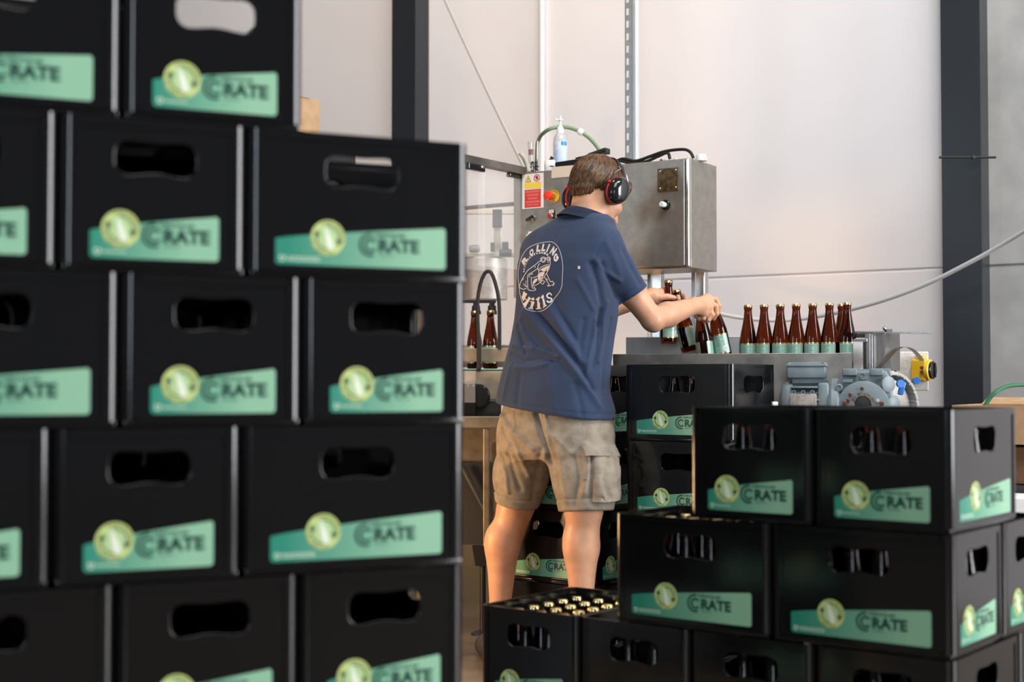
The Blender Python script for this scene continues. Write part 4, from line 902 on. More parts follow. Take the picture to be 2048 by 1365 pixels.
# small white block beside the crate
bm = BM(); c = W(1549.5, 811, 4.45); add_box(bm, (0,0,0), (0.017, 0.02, 0.022), None, 0.002)
wbk = empty('white_stop_block', (c.x, c.y, 0), 0, 'tiny white block on a stem beside the crate under the table', 'block')
build('block', bm, m_white, wbk, (0,0,c.z)); bm = BM(); add_cyl(bm, (0,0,0), (0,0,c.z-0.01), 0.008, 10); build('stem', bm, m_dkgrey, wbk, (0,0,0))

# ------------------------------------------------------------------ cardboard at the right edge
cb = W(2010, 812, 4.35)
bench = empty('rack', (cb.x+0.25, 4.55, 0), -RT, 'low wooden rack carrying cardboard at the right picture edge', 'rack')
bt = W(2030, 968, 4.35).z
bm = BM(); add_box(bm, (0,0,bt-0.02), (0.8,0.5,0.025)); build('top', bm, m_dkgrey, bench, (0,0,0))
bm = BM(); add_box(bm, (0,0.0,bt-0.11), (0.8,0.5,0.02)); build('shelf', bm, m_dkgrey, bench, (0,0,0))
for sx in (-0.36, 0.36):
    for sy in (-0.22, 0.22): bm = BM(); add_box(bm, (sx,sy,(bt-0.03)/2), (0.05,0.05,bt-0.03)); build('leg', bm, m_wood, bench, (0,0,0))
zc = W(2010, 890, 4.35).z
b1 = empty('cardboard_carton', (cb.x+0.20, 4.52, bt-0.007), -RT+0.05, 'dark brown carton below the open cardboard tray at right edge', 'box')
bm = BM(); add_box(bm, (0,0,(zc-bt)/2), (0.42,0.36,zc-bt-0.004), None, 0.003); build('carton', bm, mat('dark_cardboard', (0.17,0.085,0.04), 0.75, var=0.1), b1, (0,0,0))
bm = BM(); add_box(bm, (0,0,zc-bt-0.001), (0.05,0.365,0.002)); build('tape', bm, mat('brown_tape', (0.30,0.19,0.10), 0.4), b1, (0,0,0))
b2 = empty('open_carton', (cb.x+0.20, 4.50, zc), -RT+0.12, 'open tan cardboard box by the steel column at right edge', 'box')
hb = cb.z - zc; bm = BM(); w_, d_ = 0.52, 0.40
for c, s in (((0,-d_/2,hb/2),(w_,0.005,hb)), ((0,d_/2,hb/2),(w_,0.005,hb)), ((-w_/2,0,hb/2),(0.005,d_,hb)), ((w_/2,0,hb/2),(0.005,d_,hb)), ((0,0,0.004),(w_,d_,0.006))): add_box(bm, c, s)
build('tray', bm, m_card, b2, (0,0,0))
bm = BM(); add_box(bm, (0, d_/2+0.05, hb+0.008), (w_,0.11,0.004), Matrix.Rotation(0.2,3,'X')); build('flap', bm, m_card, b2, (0,0,0))
bm = BM(); add_tube(bm, smooth_path([W(1968, 822, 4.55), W(1976, 802, 4.55), W(1992, 784, 4.55), W(2015, 773, 4.58), W(2045, 770, 4.62), W(2080, 772, 4.66), W(2110, 790, 4.7), W(2120, 830, 4.7)], 6), 0.007, 10)
tag(build('green_strap', bm, mat('dark_green_strap', (0.02, 0.13, 0.06), 0.4), smooth=True), 'dark green hose curving out of the open carton at right', 'hose')
pk = W(2045, 1010, 4.0)
p1_ = empty('white_package', (pk.x+0.06, 4.30, bt-0.1), -0.3, 'white package with orange print at the right picture edge', 'package')
bm = BM(); add_box(bm, (0,0,0.0425), (0.22,0.16,0.055), None, 0.006); add_poly(bm, [(-0.09,-0.02),(-0.02,-0.02),(-0.02,0.04),(-0.09,0.04)], 0.0706, 1); build('pack', bm, [m_paper, m_orange], p1_, (0,0,-0.0))
# ------------------------------------------------------------------ organic surfaces: signed distance fields + surface nets
class Field:
    def __init__(self, lo, hi, h):
        self.h = h; self.lo = np.array(lo, dtype=np.float64)
        self.n = np.ceil((np.array(hi)-self.lo)/h).astype(int)+1
        self.D = np.full(self.n, 0.08, dtype=np.float32)
    def sl(self, lo, hi):
        a = np.clip(np.floor((np.array(lo)-self.lo)/self.h).astype(int), 0, self.n); b = np.clip(np.ceil((np.array(hi)-self.lo)/self.h).astype(int)+1, 0, self.n)
        s = tuple(slice(i, j) for i, j in zip(a, b))
        ax = [(self.lo[k]+self.h*np.arange(a[k], b[k])).astype(np.float32) for k in range(3)]
        return s, ax[0][:,None,None], ax[1][None,:,None], ax[2][None,None,:]
    def put(self, s, d, k):
        A = self.D[s]
        if k <= 0: self.D[s] = np.minimum(A, d); return
        h = np.clip(0.5+0.5*(A-d)/k, 0, 1); self.D[s] = A*(1-h)+d*h - k*h*(1-h)
    def cone(self, a, b, ra, rb, k=0.02):
        a, b = np.array(a), np.array(b); m = max(ra, rb)+k+0.012
        s, X, Y, Z = self.sl(np.minimum(a,b)-m, np.maximum(a,b)+m)
        if 0 in self.D[s].shape: return
        d = b-a; L2 = float(d@d)+1e-12
        t = np.clip(((X-a[0])*d[0]+(Y-a[1])*d[1]+(Z-a[2])*d[2])/L2, 0, 1)
        q = np.sqrt((X-a[0]-t*d[0])**2+(Y-a[1]-t*d[1])**2+(Z-a[2]-t*d[2])**2) - (ra+(rb-ra)*t)
        self.put(s, q, k)
    def chain(self, pts, rs, k=0.01):
        for i in range(len(pts)-1): self.cone(pts[i], pts[i+1], rs[i], rs[i+1], k)
    def _ell(self, c, r, ax):
        c = np.array(c); m = max(r)+0.03; s, X, Y, Z = self.sl(c-m, c+m)
        u = [(X-c[0])*a[0]+(Y-c[1])*a[1]+(Z-c[2])*a[2] for a in ax]
        k0 = np.sqrt(sum((ui/ri)**2 for ui, ri in zip(u, r))); k1 = np.sqrt(sum((ui/(ri*ri))**2 for ui, ri in zip(u, r)))+1e-9
        return s, (k0*(k0-1)/k1).astype(np.float32)
    def ell(self, c, r, ax, k=0.015):
        s, d = self._ell(c, r, ax); self.put(s, d, k)
    def sub_ell(self, c, r, ax, k=0.006):
        s, d = self._ell(c, r, ax); A = self.D[s]; d = -d; h = np.clip(0.5-0.5*(A-d)/k, 0, 1); self.D[s] = A*(1-h)+d*h + k*h*(1-h)
    def loft(self, st, R, F, n=2.4, k=0.03, m=0.03):
        """st: list of (center, a, b) ordered by z"""
        st = sorted(st, key=lambda q: q[0][2]); zc = np.array([q[0][2] for q in st]); cx = np.array([q[0][0] for q in st]); cy = np.array([q[0][1] for q in st])
        a = np.array([q[1] for q in st]); b = np.array([q[2] for q in st]); M = max(a.max(), b.max())+m
        s, X, Y, Z = self.sl((cx.min()-M, cy.min()-M, zc[0]-m-k), (cx.max()+M, cy.max()+M, zc[-1]+m))
        z = Z.ravel(); ix = lambda v: np.interp(z, zc, v)[None,None,:].astype(np.float32)
        dx, dy = X-ix(cx), Y-ix(cy); A, B = ix(a), ix(b)
        r = np.abs(dx*R[0]+dy*R[1])/A; f = np.abs(dx*F[0]+dy*F[1])/B
        d = ((r**n+f**n)**(1.0/n)-1)*np.minimum(A, B)
        d = np.maximum(np.maximum(d, Z-zc[-1]), zc[0]-Z); self.put(s, d.astype(np.float32), k)
    def cut(self, p, n):
        """keep the side where (x-p).n < 0"""
        s, X, Y, Z = self.sl(self.lo, self.lo+self.h*self.n)
        self.D = np.maximum(self.D, ((X-p[0])*n[0]+(Y-p[1])*n[1]+(Z-p[2])*n[2]).astype(np.float32))
    def mesh(self):
        D = self.D; S_ = D < 0; n = D.shape; h = self.h
        c = np.zeros(tuple(x-1 for x in n), dtype=np.uint8)
        for i in (0,1):
            for j in (0,1):
                for k in (0,1): c += S_[i:n[0]-1+i, j:n[1]-1+j, k:n[2]-1+k]
        act = (c > 0) & (c < 8); I = np.argwhere(act); idx = np.full(act.shape, -1, dtype=np.int32); idx[tuple(I.T)] = np.arange(len(I))
        acc = np.zeros((len(I), 3)); cnt = np.zeros(len(I))
        cor = [(i,j,k) for i in (0,1) for j in (0,1) for k in (0,1)]
        val = {q: D[I[:,0]+q[0], I[:,1]+q[1], I[:,2]+q[2]] for q in cor}
        for a in cor:
            for ax in range(3):
                if a[ax]: continue
                b = list(a); b[ax] = 1; b = tuple(b); va, vb = val[a], val[b]; m = (va < 0) != (vb < 0)
                t = np.where(m, va/(va-vb+1e-12), 0); P = np.array(a, dtype=float)[None,:].repeat(len(I), 0); P[:,ax] += t
                acc[m] += P[m]; cnt[m] += 1
        V = self.lo + h*(I + acc/np.maximum(cnt,1)[:,None])
        Fs = []
        for ax in range(3):
            o1, o2 = [(1,2),(2,0),(0,1)][ax]
            sa = [slice(1,-1)]*3; sa[ax] = slice(0, n[ax]-1); sb = list(sa); sb[ax] = slice(1, n[ax])
            A, B = S_[tuple(sa)], S_[tuple(sb)]
            for m, flip in ((A & ~B, False), (B & ~A, True)):
                E = np.argwhere(m)
                if not len(E): continue
                off = np.ones(3, int); off[ax] = 0; E = E+off
                def cell(d1, d2):
                    q = E.copy(); q[:,o1] -= d1; q[:,o2] -= d2; return idx[tuple(q.T)]
                quad = np.stack([cell(1,1), cell(0,1), cell(0,0), cell(1,0)], 1)
                Fs.append(quad[:, ::-1] if flip else quad)
        Fq = np.concatenate(Fs); Fq = Fq[(Fq >= 0).all(1)]
        return V, Fq
def normals(V, Fq):
    n = np.cross(V[Fq[:,2]]-V[Fq[:,0]], V[Fq[:,3]]-V[Fq[:,1]]); N = np.zeros_like(V)
    for k in range(4): np.add.at(N, Fq[:,k], n)
    return N/(np.linalg.norm(N, axis=1, keepdims=True)+1e-12)
def relax(V, Fq, it=2, w=0.5):
    E = np.concatenate([Fq[:,[0,1]], Fq[:,[1,2]], Fq[:,[2,3]], Fq[:,[3,0]]]); E = np.concatenate([E, E[:,::-1]])
    deg = np.bincount(E[:,0], minlength=len(V))[:,None]
    for _ in range(it):
        A = np.stack([np.bincount(E[:,0], weights=V[E[:,1],k], minlength=len(V)) for k in range(3)], 1)/np.maximum(deg,1); V = V*(1-w)+A*w
    return V
def np_mesh(name, V, Fq, mats):
    me = bpy.data.meshes.new(name); me.vertices.add(len(V)); me.vertices.foreach_set('co', V.astype(np.float32).ravel())
    me.loops.add(Fq.size); me.loops.foreach_set('vertex_index', Fq.astype(np.int32).ravel()); me.polygons.add(len(Fq))
    me.polygons.foreach_set('loop_start', np.arange(0, Fq.size, 4, dtype=np.int32)); me.update(calc_edges=True); me.validate()
    me.polygons.foreach_set('use_smooth', [True]*len(me.polygons))
    for m in (mats if isinstance(mats, (list, tuple)) else [mats]): me.materials.append(m)
    return me
def bvh_of(V, Fq): return BVHTree.FromPolygons([tuple(v) for v in V], [tuple(int(i) for i in f) for f in Fq])
CAMP = Vector((0, 0, CAMH))
def hit(bvh, px, py, lift=0.0):
    d = (W(px, py, 1.0)-CAMP).normalized(); loc, nrm, i, dist = bvh.ray_cast(CAMP, d)
    if loc is None: return None, None
    if nrm.dot(d) > 0: nrm = -nrm
    return loc + nrm*lift, nrm
def seg_dist(V, pts):
    """distance of every vertex to a polyline"""
    best = np.full(len(V), 9.0)
    for a, b in zip(pts, pts[1:]):
        a, b = np.array(a), np.array(b); d = b-a; t = np.clip(((V-a)@d)/(d@d+1e-12), 0, 1); best = np.minimum(best, np.linalg.norm(V-a-t[:,None]*d, axis=1))
    return best
def folds(V, Fq, bvh, lst):
    """lst: (px polyline, sigma m, amplitude m): raised or sunk cloth folds along the surface"""
    N = normals(V, Fq); off = np.zeros(len(V))
    for pts, sg, am in lst:
        P = []
        for a, b in zip(pts, pts[1:]):
            for t in np.linspace(0, 1, 5)[:-1]: P.append((a[0]+(b[0]-a[0])*t, a[1]+(b[1]-a[1])*t))
        P.append(pts[-1]); Q = [q for q in (hit(bvh, *p)[0] for p in P) if q is not None]
        if len(Q) < 2: continue
        d = seg_dist(V, [np.array(q) for q in Q]); off += 1.25*am*np.exp(-(d/sg)**2)
    return V + N*off[:,None]
# ------------------------------------------------------------------ the worker
FA = math.radians(38); PR = Vector((math.cos(FA), -math.sin(FA), 0)); PF = Vector((math.sin(FA), math.cos(FA), 0)); UP = Vector((0,0,1))
person = empty('person', (W(1110, 900, 4.72).x, 4.72, 0), 0, 'worker in navy polo, khaki shorts and ear muffs gripping bottles, seen from behind', 'person')
m_skin = mat('skin', (0.60, 0.315, 0.190), 0.45, sss=0.12, var=0.10, vscale=22, bump=0.08, bscale=260, contrast=(0.3, 0.7))
m_shirt = mat('navy_pique', (0.0125, 0.0280, 0.071), 0.85, var=0.16, vscale=7, bump=0.25, bscale=900, sheen=0.08)
m_short = mat('khaki_canvas', (0.245, 0.208, 0.160), 0.9, var=0.20, vscale=30, bump=0.4, bscale=420, contrast=(0.3, 0.62))
m_hair = mat('brown_hair', (0.075, 0.036, 0.015), 0.42, var=0.55, vscale=160, stretch=(1,1,0.25))
m_print = mat('cream_print', (0.62, 0.55, 0.50), 0.7)
m_shoe = mat('dark_work_shoe', (0.03, 0.028, 0.026), 0.5)
def T3(v): return (v.x, v.y, v.z)
# head frame: turned to the right and bowed over the bottles
yaw, pit = math.radians(49), math.radians(31)
HF = Vector((math.sin(yaw)*math.cos(pit), math.cos(yaw)*math.cos(pit), -math.sin(pit))); HR = Vector((math.cos(yaw), -math.sin(yaw), 0)); HU = HR.cross(HF)
HC = W(1198, 378, 4.87); HAX = (HR, HF, HU)
def hd(r, f, u): return HC + HR*r + HF*f + HU*u
NB = W(1172, 444, 4.835)

# --- body, coarse field (legs, hips, trunk, arms, neck, head)
fb = Field((-0.12, 4.42, 0.0), (0.78, 5.22, 1.78), 0.0045)
hipL, hipR = W(1070, 880, 4.80), W(1152, 885, 4.66)
kneeL, kneeR = W(1032, 1012, 4.845), W(1168, 1014, 4.625)
calfL, calfR = W(1005, 1092, 4.86), W(1163, 1095, 4.64)
ankL, ankR = W(1000, 1222, 4.86), W(1163, 1222, 4.63); 
FD = (Vector((-0.30, 0.954, 0)), Vector((0.10, 0.995, 0)))
heelL, heelR = ankL.copy(), ankR.copy(); heelL.z = heelR.z = 0.055; heelR.y -= 0.07; heelL.y -= 0.02
for hp, kn, cf, an, he in ((hipL, kneeL, calfL, ankL, heelL), (hipR, kneeR, calfR, ankR, heelR)):
    fb.chain([T3(hp), T3(kn)], [0.088, 0.059], 0.02); fb.cone(T3(kn), T3(cf), 0.055, 0.0575, 0.03); fb.cone(T3(cf), T3(an), 0.0555, 0.0345, 0.02); fb.cone(T3(an), T3(he), 0.0345, 0.040, 0.02)
    fb.cone(T3(cf + UP*0.03 - PF*0.012), T3(cf - UP*0.05 - PF*0.008), 0.050, 0.042, 0.02)
    fb.cone(T3(he), T3(he + FD[he is heelR]*0.13 - UP*0.01), 0.038, 0.030, 0.02)
fb.loft([(W(1112, 900, 4.73), 0.150, 0.105), (W(1110, 830, 4.72), 0.165, 0.115), (W(1114, 740, 4.74), 0.150, 0.10), (W(1130, 620, 4.77), 0.155, 0.10), (W(1140, 520, 4.79), 0.160, 0.09), (W(1152, 465, 4.81), 0.12, 0.07), (W(1162, 440, 4.82), 0.07, 0.06)], PR, PF, 2.2, 0.04)
shR, elR, wrR = W(1203, 506, 4.71), W(1305, 640, 4.755), W(1389, 612, 4.945)
shL, elL, wrL = W(1090, 506, 4.87), W(1166, 628, 5.03), W(1306, 593, 5.075)
fb.chain([T3(shR), T3(shR.lerp(elR, 0.55)), T3(elR)], [0.054, 0.046, 0.038], 0.02)
fb.cone(T3(elR), T3(elR.lerp(wrR, 0.35)), 0.037, 0.0425, 0.015); fb.cone(T3(elR.lerp(wrR, 0.35)), T3(wrR), 0.0425, 0.0285, 0.015)
fb.cone(T3(elR + Vector((0.002, -0.006, -0.012))), T3(elR + Vector((0.008, -0.004, -0.020))), 0.022, 0.017, 0.02)
fb.chain([T3(shL), T3(shL.lerp(elL, 0.5)), T3(elL)], [0.046, 0.045, 0.040], 0.02); fb.cone(T3(elL), T3(elL.lerp(wrL, 0.35)), 0.040, 0.042, 0.015); fb.cone(T3(elL.lerp(wrL, 0.35)), T3(wrL), 0.041, 0.027, 0.015)
# neck and head
fb.cone(T3(NB), T3(hd(0, -0.026, -0.050)), 0.056, 0.054, 0.03)
fb.cone(T3(NB + PR*0.045 - UP*0.035), T3(hd(0.02, -0.01, -0.07)), 0.030, 0.036, 0.03); fb.cone(T3(NB - PR*0.045 - UP*0.035), T3(hd(-0.02, -0.01, -0.07)), 0.030, 0.036, 0.03)
fb.ell(T3(hd(0, -0.012, 0.014)), (0.075, 0.097, 0.086), HAX, 0.02)
fb.ell(T3(hd(0, 0.042, -0.042)), (0.063, 0.054, 0.074), HAX, 0.03)
for s in (-1, 1):
    fb.cone(T3(hd(s*0.052, 0.005, -0.070)), T3(hd(s*0.026, 0.072, -0.108)), 0.022, 0.018, 0.025)
    fb.ell(T3(hd(s*0.042, 0.068, -0.040)), (0.024, 0.022, 0.020), HAX, 0.02)
    fb.ell(T3(hd(s*0.078, -0.004, -0.018)), (0.010, 0.020, 0.030), HAX, 0.008)
fb.ell(T3(hd(0, 0.078, -0.112)), (0.024, 0.020, 0.018), HAX, 0.02)
fb.ell(T3(hd(0, 0.086, 0.006)), (0.050, 0.014, 0.012), HAX, 0.015)
for s in (-1, 1): fb.sub_ell(T3(hd(s*0.031, 0.106, -0.018)), (0.017, 0.014, 0.011), HAX, 0.010)
for s in (-1, 1): fb.ell(T3(hd(s*0.031, 0.083, -0.018)), (0.013, 0.011, 0.010), HAX, 0.004)
fb.cone(T3(hd(0, 0.094, -0.006)), T3(hd(0, 0.122, -0.052)), 0.008, 0.0115, 0.010)
for s in (-1, 1): fb.ell(T3(hd(s*0.011, 0.104, -0.054)), (0.008, 0.010, 0.008), HAX, 0.006)
fb.ell(T3(hd(0, 0.097, -0.076)), (0.024, 0.010, 0.006), HAX, 0.006); fb.ell(T3(hd(0, 0.094, -0.088)), (0.021, 0.010, 0.007), HAX, 0.006)
Vb, Fq_b = fb.mesh(); Vb = relax(Vb, Fq_b, 2, 0.5)
del fb
# --- hands, fine fields
def hand(wrist, elbow, palm, fingers, lo, hi):
    f = Field(lo, hi, 0.0019)
    back = (Vector(elbow)-Vector(wrist)).normalized()*0.03
    f.cone(T3(Vector(wrist)+back), T3(Vector(wrist)), 0.0305, 0.0285, 0.01)
    for a, b, ra, rb in palm: f.cone(T3(a), T3(b), ra, rb, 0.014)
    for pts, rs in fingers: f.chain([T3(p) for p in pts], rs, 0.003 if len(pts) > 3 else 0.008)
    V, Q = f.mesh(); return relax(V, Q, 2, 0.45), Q
def bb(pts, m=0.045):
    a = np.array([T3(p) for p in pts]); return a.min(0)-m, a.max(0)+m
# right hand: back of the hand to the camera, fingers hooked over two bottle necks
mi_, mm, mr, mp = W(1414, 597, 5.035), W(1421, 606, 5.020), W(1419, 617, 5.000), W(1409, 627, 4.985)
wr_ = wrR
palmR = [(wr_, mi_, 0.024, 0.0155), (wr_, mm, 0.024, 0.0155), (wr_, mr, 0.023, 0.0150), (wr_, mp, 0.021, 0.0140), (mi_, mp, 0.0135, 0.0130)]
fgR = [([mi_, W(1431, 599, 5.040), W(1438, 612, 5.045), W(1437, 626, 5.050)], [0.0108, 0.0098, 0.0088, 0.0078]),
       ([mm, W(1432, 613, 5.018), W(1433, 628, 5.022), W(1427, 638, 5.030)], [0.0110, 0.0100, 0.0090, 0.0078]),
       ([mr, W(1425, 630, 4.995), W(1417, 640, 4.995), W(1408, 643, 5.005)], [0.0106, 0.0096, 0.0088, 0.0078]),
       ([mp, W(1407, 637, 4.980), W(1398, 638, 4.985), W(1391, 633, 5.000)], [0.0094, 0.0084, 0.0076, 0.0068]),
       ([wr_.lerp(mi_, 0.3), W(1404, 606, 5.055), W(1414, 622, 5.095)], [0.0135, 0.0125, 0.0095]), ]
lo, hi = bb([wrR, mi_, mp, W(1438, 612, 5.045), W(1414, 622, 5.095), W(1408, 643, 5.0)]); VhR, FhR = hand(wrR, elR, palmR, fgR, lo, hi)
# left hand: thumb across the neck of the upright bottle, fingers behind
mi_, mm, mr, mp = W(1328, 583, 5.128), W(1330, 591, 5.135), W(1328, 599, 5.130), W(1323, 606, 5.120)
palmL = [(wrL, mi_, 0.023, 0.0150), (wrL, mm, 0.023, 0.0150), (wrL, mr, 0.022, 0.0145), (wrL, mp, 0.020, 0.0135)]
fgL = [([mi_, W(1344, 583, 5.142), W(1355, 589, 5.128), W(1357, 599, 5.106)], [0.0105, 0.0096, 0.0088, 0.0078]),
       ([mm, W(1350, 590, 5.156), W(1366, 592, 5.156), W(1371, 598, 5.135)], [0.0108, 0.0098, 0.0088, 0.0078]),
       ([mr, W(1346, 602, 5.150), W(1360, 606, 5.148), W(1364, 610, 5.128)], [0.0104, 0.0094, 0.0086, 0.0076]),
       ([mp, W(1338, 611, 5.138), W(1348, 615, 5.130), W(1350, 616, 5.112)], [0.0092, 0.0082, 0.0074, 0.0066]),
       ([wrL.lerp(mi_, 0.25), W(1319, 595, 5.062), W(1335, 594, 5.066), W(1348, 596, 5.078)], [0.0150, 0.0130, 0.0115, 0.0090])]
lo, hi = bb([wrL, mi_, mp, W(1366, 592, 5.16), W(1348, 596, 5.06)]); VhL, FhL = hand(wrL, elL, palmL, fgL, lo, hi)
Vall = np.concatenate([Vb, VhR, VhL]); Fall = np.concatenate([Fq_b, FhR+len(Vb), FhL+len(Vb)+len(VhR)])
body = obj_from_mesh('body', np_mesh('person_body', Vall, Fall, m_skin)); world_to_parent(body, person)

# --- polo shirt
fs = Field((-0.13, 4.40, 0.74), (0.60, 5.20, 1.52), 0.0042)
fs.loft([(W(1110, 850, 4.72), 0.212, 0.152), (W(1109, 820, 4.72), 0.208, 0.150), (W(1106, 780, 4.725), 0.193, 0.140), (W(1114, 730, 4.735), 0.186, 0.134), (W(1124, 680, 4.75), 0.180, 0.130),
         (W(1131, 640, 4.76), 0.180, 0.130), (W(1135, 600, 4.77), 0.181, 0.130), (W(1136, 560, 4.78), 0.184, 0.126), (W(1137, 525, 4.785), 0.186, 0.116), (W(1141, 495, 4.795), 0.180, 0.103),
         (W(1148, 472, 4.805), 0.166, 0.090), (W(1155, 454, 4.815), 0.140, 0.080), (W(1163, 441, 4.822), 0.117, 0.072), (W(1169, 430, 4.83), 0.078, 0.064), (W(1171, 424, 4.832), 0.056, 0.056)], PR, PF, 2.5, 0.03)
slR0, slR1 = W(1205, 496, 4.71), W(1268, 590, 4.73)
fs.cone(T3(slR0), T3(slR0.lerp(slR1, 0.5)), 0.064, 0.056, 0.035); ext = slR1 + (slR1-slR0).normalized()*0.03
fs.cone(T3(slR0.lerp(slR1, 0.5)), T3(ext), 0.056, 0.053, 0.02)
slL0, slL1 = W(1080, 498, 4.87), shL.lerp(elL, 0.70)
fs.cone(T3(slL0), T3(slL1), 0.056, 0.056, 0.035)
nS = (slR1-slR0).normalized(); s, X, Y, Z = fs.sl(np.array(T3(slR1))-0.09, np.array(T3(slR1))+0.09)
pl = ((X-slR1.x)*nS.x+(Y-slR1.y)*nS.y+(Z-slR1.z)*nS.z); 
axd = np.sqrt(np.maximum((X-slR1.x)**2+(Y-slR1.y)**2+(Z-slR1.z)**2-pl**2, 0)); fs.D[s] = np.where(axd < 0.072, np.maximum(fs.D[s], pl), fs.D[s])
hc = W(1110, 822, 4.72); hemN = (UP + PR*0.14).normalized()
fs.cut(T3(hc), (-hemN.x, -hemN.y, -hemN.z))
Vs, Fs_ = fs.mesh(); del fs
Vs = relax(Vs, Fs_, 3, 0.5); bv = bvh_of(Vs, Fs_)
FOLD = [([(1050,622),(1078,655),(1108,690),(1140,728),(1170,768),(1196,812)], 0.013, 0.0095), ([(1066,618),(1098,655),(1130,697),(1160,738),(1186,780)], 0.011, -0.0085),
        ([(1086,600),(1116,648),(1142,690),(1165,725)], 0.014, 0.006), ([(1104,590),(1128,640),(1150,680)], 0.010, -0.004),
        ([(1026,690),(1058,698),(1092,704),(1116,716)], 0.007, 0.0055), ([(1022,708),(1052,722),(1084,716),(1104,722)], 0.007, -0.0045), ([(1030,735),(1064,736),(1096,728)], 0.007, 0.0045),
        ([(1040,640),(1050,668),(1068,696)], 0.008, 0.0055), ([(1034,650),(1042,680),(1050,705)], 0.007, -0.005),
        ([(1182,528),(1196,566),(1204,606),(1198,650)], 0.012, -0.0085), ([(1204,530),(1222,566),(1234,596)], 0.009, -0.0080), ([(1194,524),(1216,548),(1240,562)], 0.008, 0.0055),
        ([(1214,606),(1206,640),(1204,680),(1196,724)], 0.007, 0.0060), ([(1204,620),(1197,655),(1193,700),(1186,736)], 0.006, -0.0050), ([(1192,640),(1186,676),(1178,712),(1172,748)], 0.007, 0.0055),
        ([(1222,640),(1214,690),(1206,742),(1204,790)], 0.008, -0.0045), ([(1156,560),(1172,590),(1186,618)], 0.008, 0.0035), ([(1168,640),(1160,690),(1164,730)], 0.009, -0.0035),
        ([(1020,735),(1012,770),(1006,798)], 0.010, 0.004), ([(1040,750),(1036,785),(1034,806)], 0.010, -0.003), ([(1100,740),(1104,790),(1108,818)], 0.012, 0.003), ([(1150,770),(1160,806),(1164,832)], 0.010, -0.003),
        ([(1246,500),(1262,536),(1280,566)], 0.010, -0.0035), ([(1214,486),(1230,520),(1240,552)], 0.012, 0.003), ([(1130,470),(1110,500),(1100,540)], 0.02, 0.003)]
Vs = folds(Vs, Fs_, bv, FOLD); N = normals(Vs, Fs_)
dh = (Vs - np.array(T3(hc))) @ np.array(T3(hemN)); Vs = Vs - N*(0.0022*np.exp(-((dh-0.020)/0.0030)**2))[:,None]
ds = (Vs - np.array(T3(slR1))) @ np.array(T3(nS)); near = np.linalg.norm(Vs-np.array(T3(slR1)), axis=1) < 0.085
Vs = Vs - N*(near*0.0022*np.exp(-((ds+0.020)/0.0030)**2))[:,None]
# armhole seam
bv = bvh_of(Vs, Fs_); seam = [hit(bv, *p)[0] for p in ((1222,466),(1206,482),(1194,502),(1186,526),(1183,552))]
dS = seg_dist(Vs, [np.array(q) for q in seam if q]); Vs = Vs - N*(0.0025*np.exp(-(dS/0.0035)**2))[:,None]
Vs = relax(Vs, Fs_, 1, 0.3); bv = bvh_of(Vs, Fs_)
shirt = obj_from_mesh('polo_shirt', np_mesh('polo_shirt', Vs, Fs_, m_shirt)); world_to_parent(shirt, person)
# collar: folded band round the neck
bm = BM(); cc = W(1176, 431, 4.835); cn = (UP*0.90 + PF*0.20 + PR*0.17).normalized(); cr_ = PR - cn*PR.dot(cn); cr_.normalize(); cf_ = cn.cross(cr_)
rows = [(0.060, 0.066, 0.002), (0.066, 0.072, 0.010), (0.071, 0.077, 0.009), (0.086, 0.092, -0.010), (0.101, 0.107, -0.030)]
nseg = 56; ring = []
for i in range(nseg+1):
    a = math.radians(-250 + 320*i/nseg); co, si = math.cos(a), math.sin(a)
    ring.append([bm.verts.new(cc + cr_*(ra*co) + cf_*(rb*si) + cn*(h - 0.012*max(0, si)**1.5)) for k, (ra, rb, h) in enumerate(rows)])
for A, B in zip(ring, ring[1:]):
    for k in range(len(rows)-1): bm.faces.new((A[k], B[k], B[k+1], A[k+1]))
bmesh.ops.solidify(bm, geom=bm.faces[:], thickness=0.003); bmesh.ops.recalc_face_normals(bm, faces=bm.faces)
sub_of(build('collar', bm, m_shirt, smooth=True, angle=1.2), shirt)

# --- shorts
ft = Field((-0.13, 4.42, 0.48), (0.46, 5.05, 0.96), 0.0042)
ft.loft([(W(1104, 918, 4.73), 0.120, 0.115),  (W(1110, 905, 4.725), 0.185, 0.138), (W(1111, 870, 4.72), 0.196, 0.142), (W(1111, 835, 4.72), 0.190, 0.138), (W(1111, 805, 4.72), 0.180, 0.130)], PR, PF, 2.4, 0.03)
ft.chain([T3(W(1060, 875, 4.785)), T3(W(1042, 950, 4.815)), T3(W(1031, 1030, 4.845))], [0.102, 0.086, 0.070], 0.045)
ft.chain([T3(W(1156, 878, 4.66)), T3(W(1170, 950, 4.635)), T3(W(1173, 1040, 4.620))], [0.106, 0.101, 0.086], 0.045)
hL, hR_ = W(1034, 1007, 4.84), W(1173, 1022, 4.62)
dL, dR = (W(1031,1030,4.845)-W(1042,950,4.815)).normalized(), (W(1173,1040,4.62)-W(1170,950,4.635)).normalized()
mid = W(1098, 980, 4.73); s, X, Y, Z = ft.sl(ft.lo, ft.lo+ft.h*ft.n)
sideL = ((X-mid.x)*PR.x+(Y-mid.y)*PR.y) < 0
pLn = ((X-hL.x)*dL.x+(Y-hL.y)*dL.y+(Z-hL.z)*dL.z); pRn = ((X-hR_.x)*dR.x+(Y-hR_.y)*dR.y+(Z-hR_.z)*dR.z)
ft.D = np.maximum(ft.D, np.where(sideL, pLn, pRn).astype(np.float32))
Vt, Ft = ft.mesh(); del ft
Vt = relax(Vt, Ft, 3, 0.5); bvt = bvh_of(Vt, Ft)
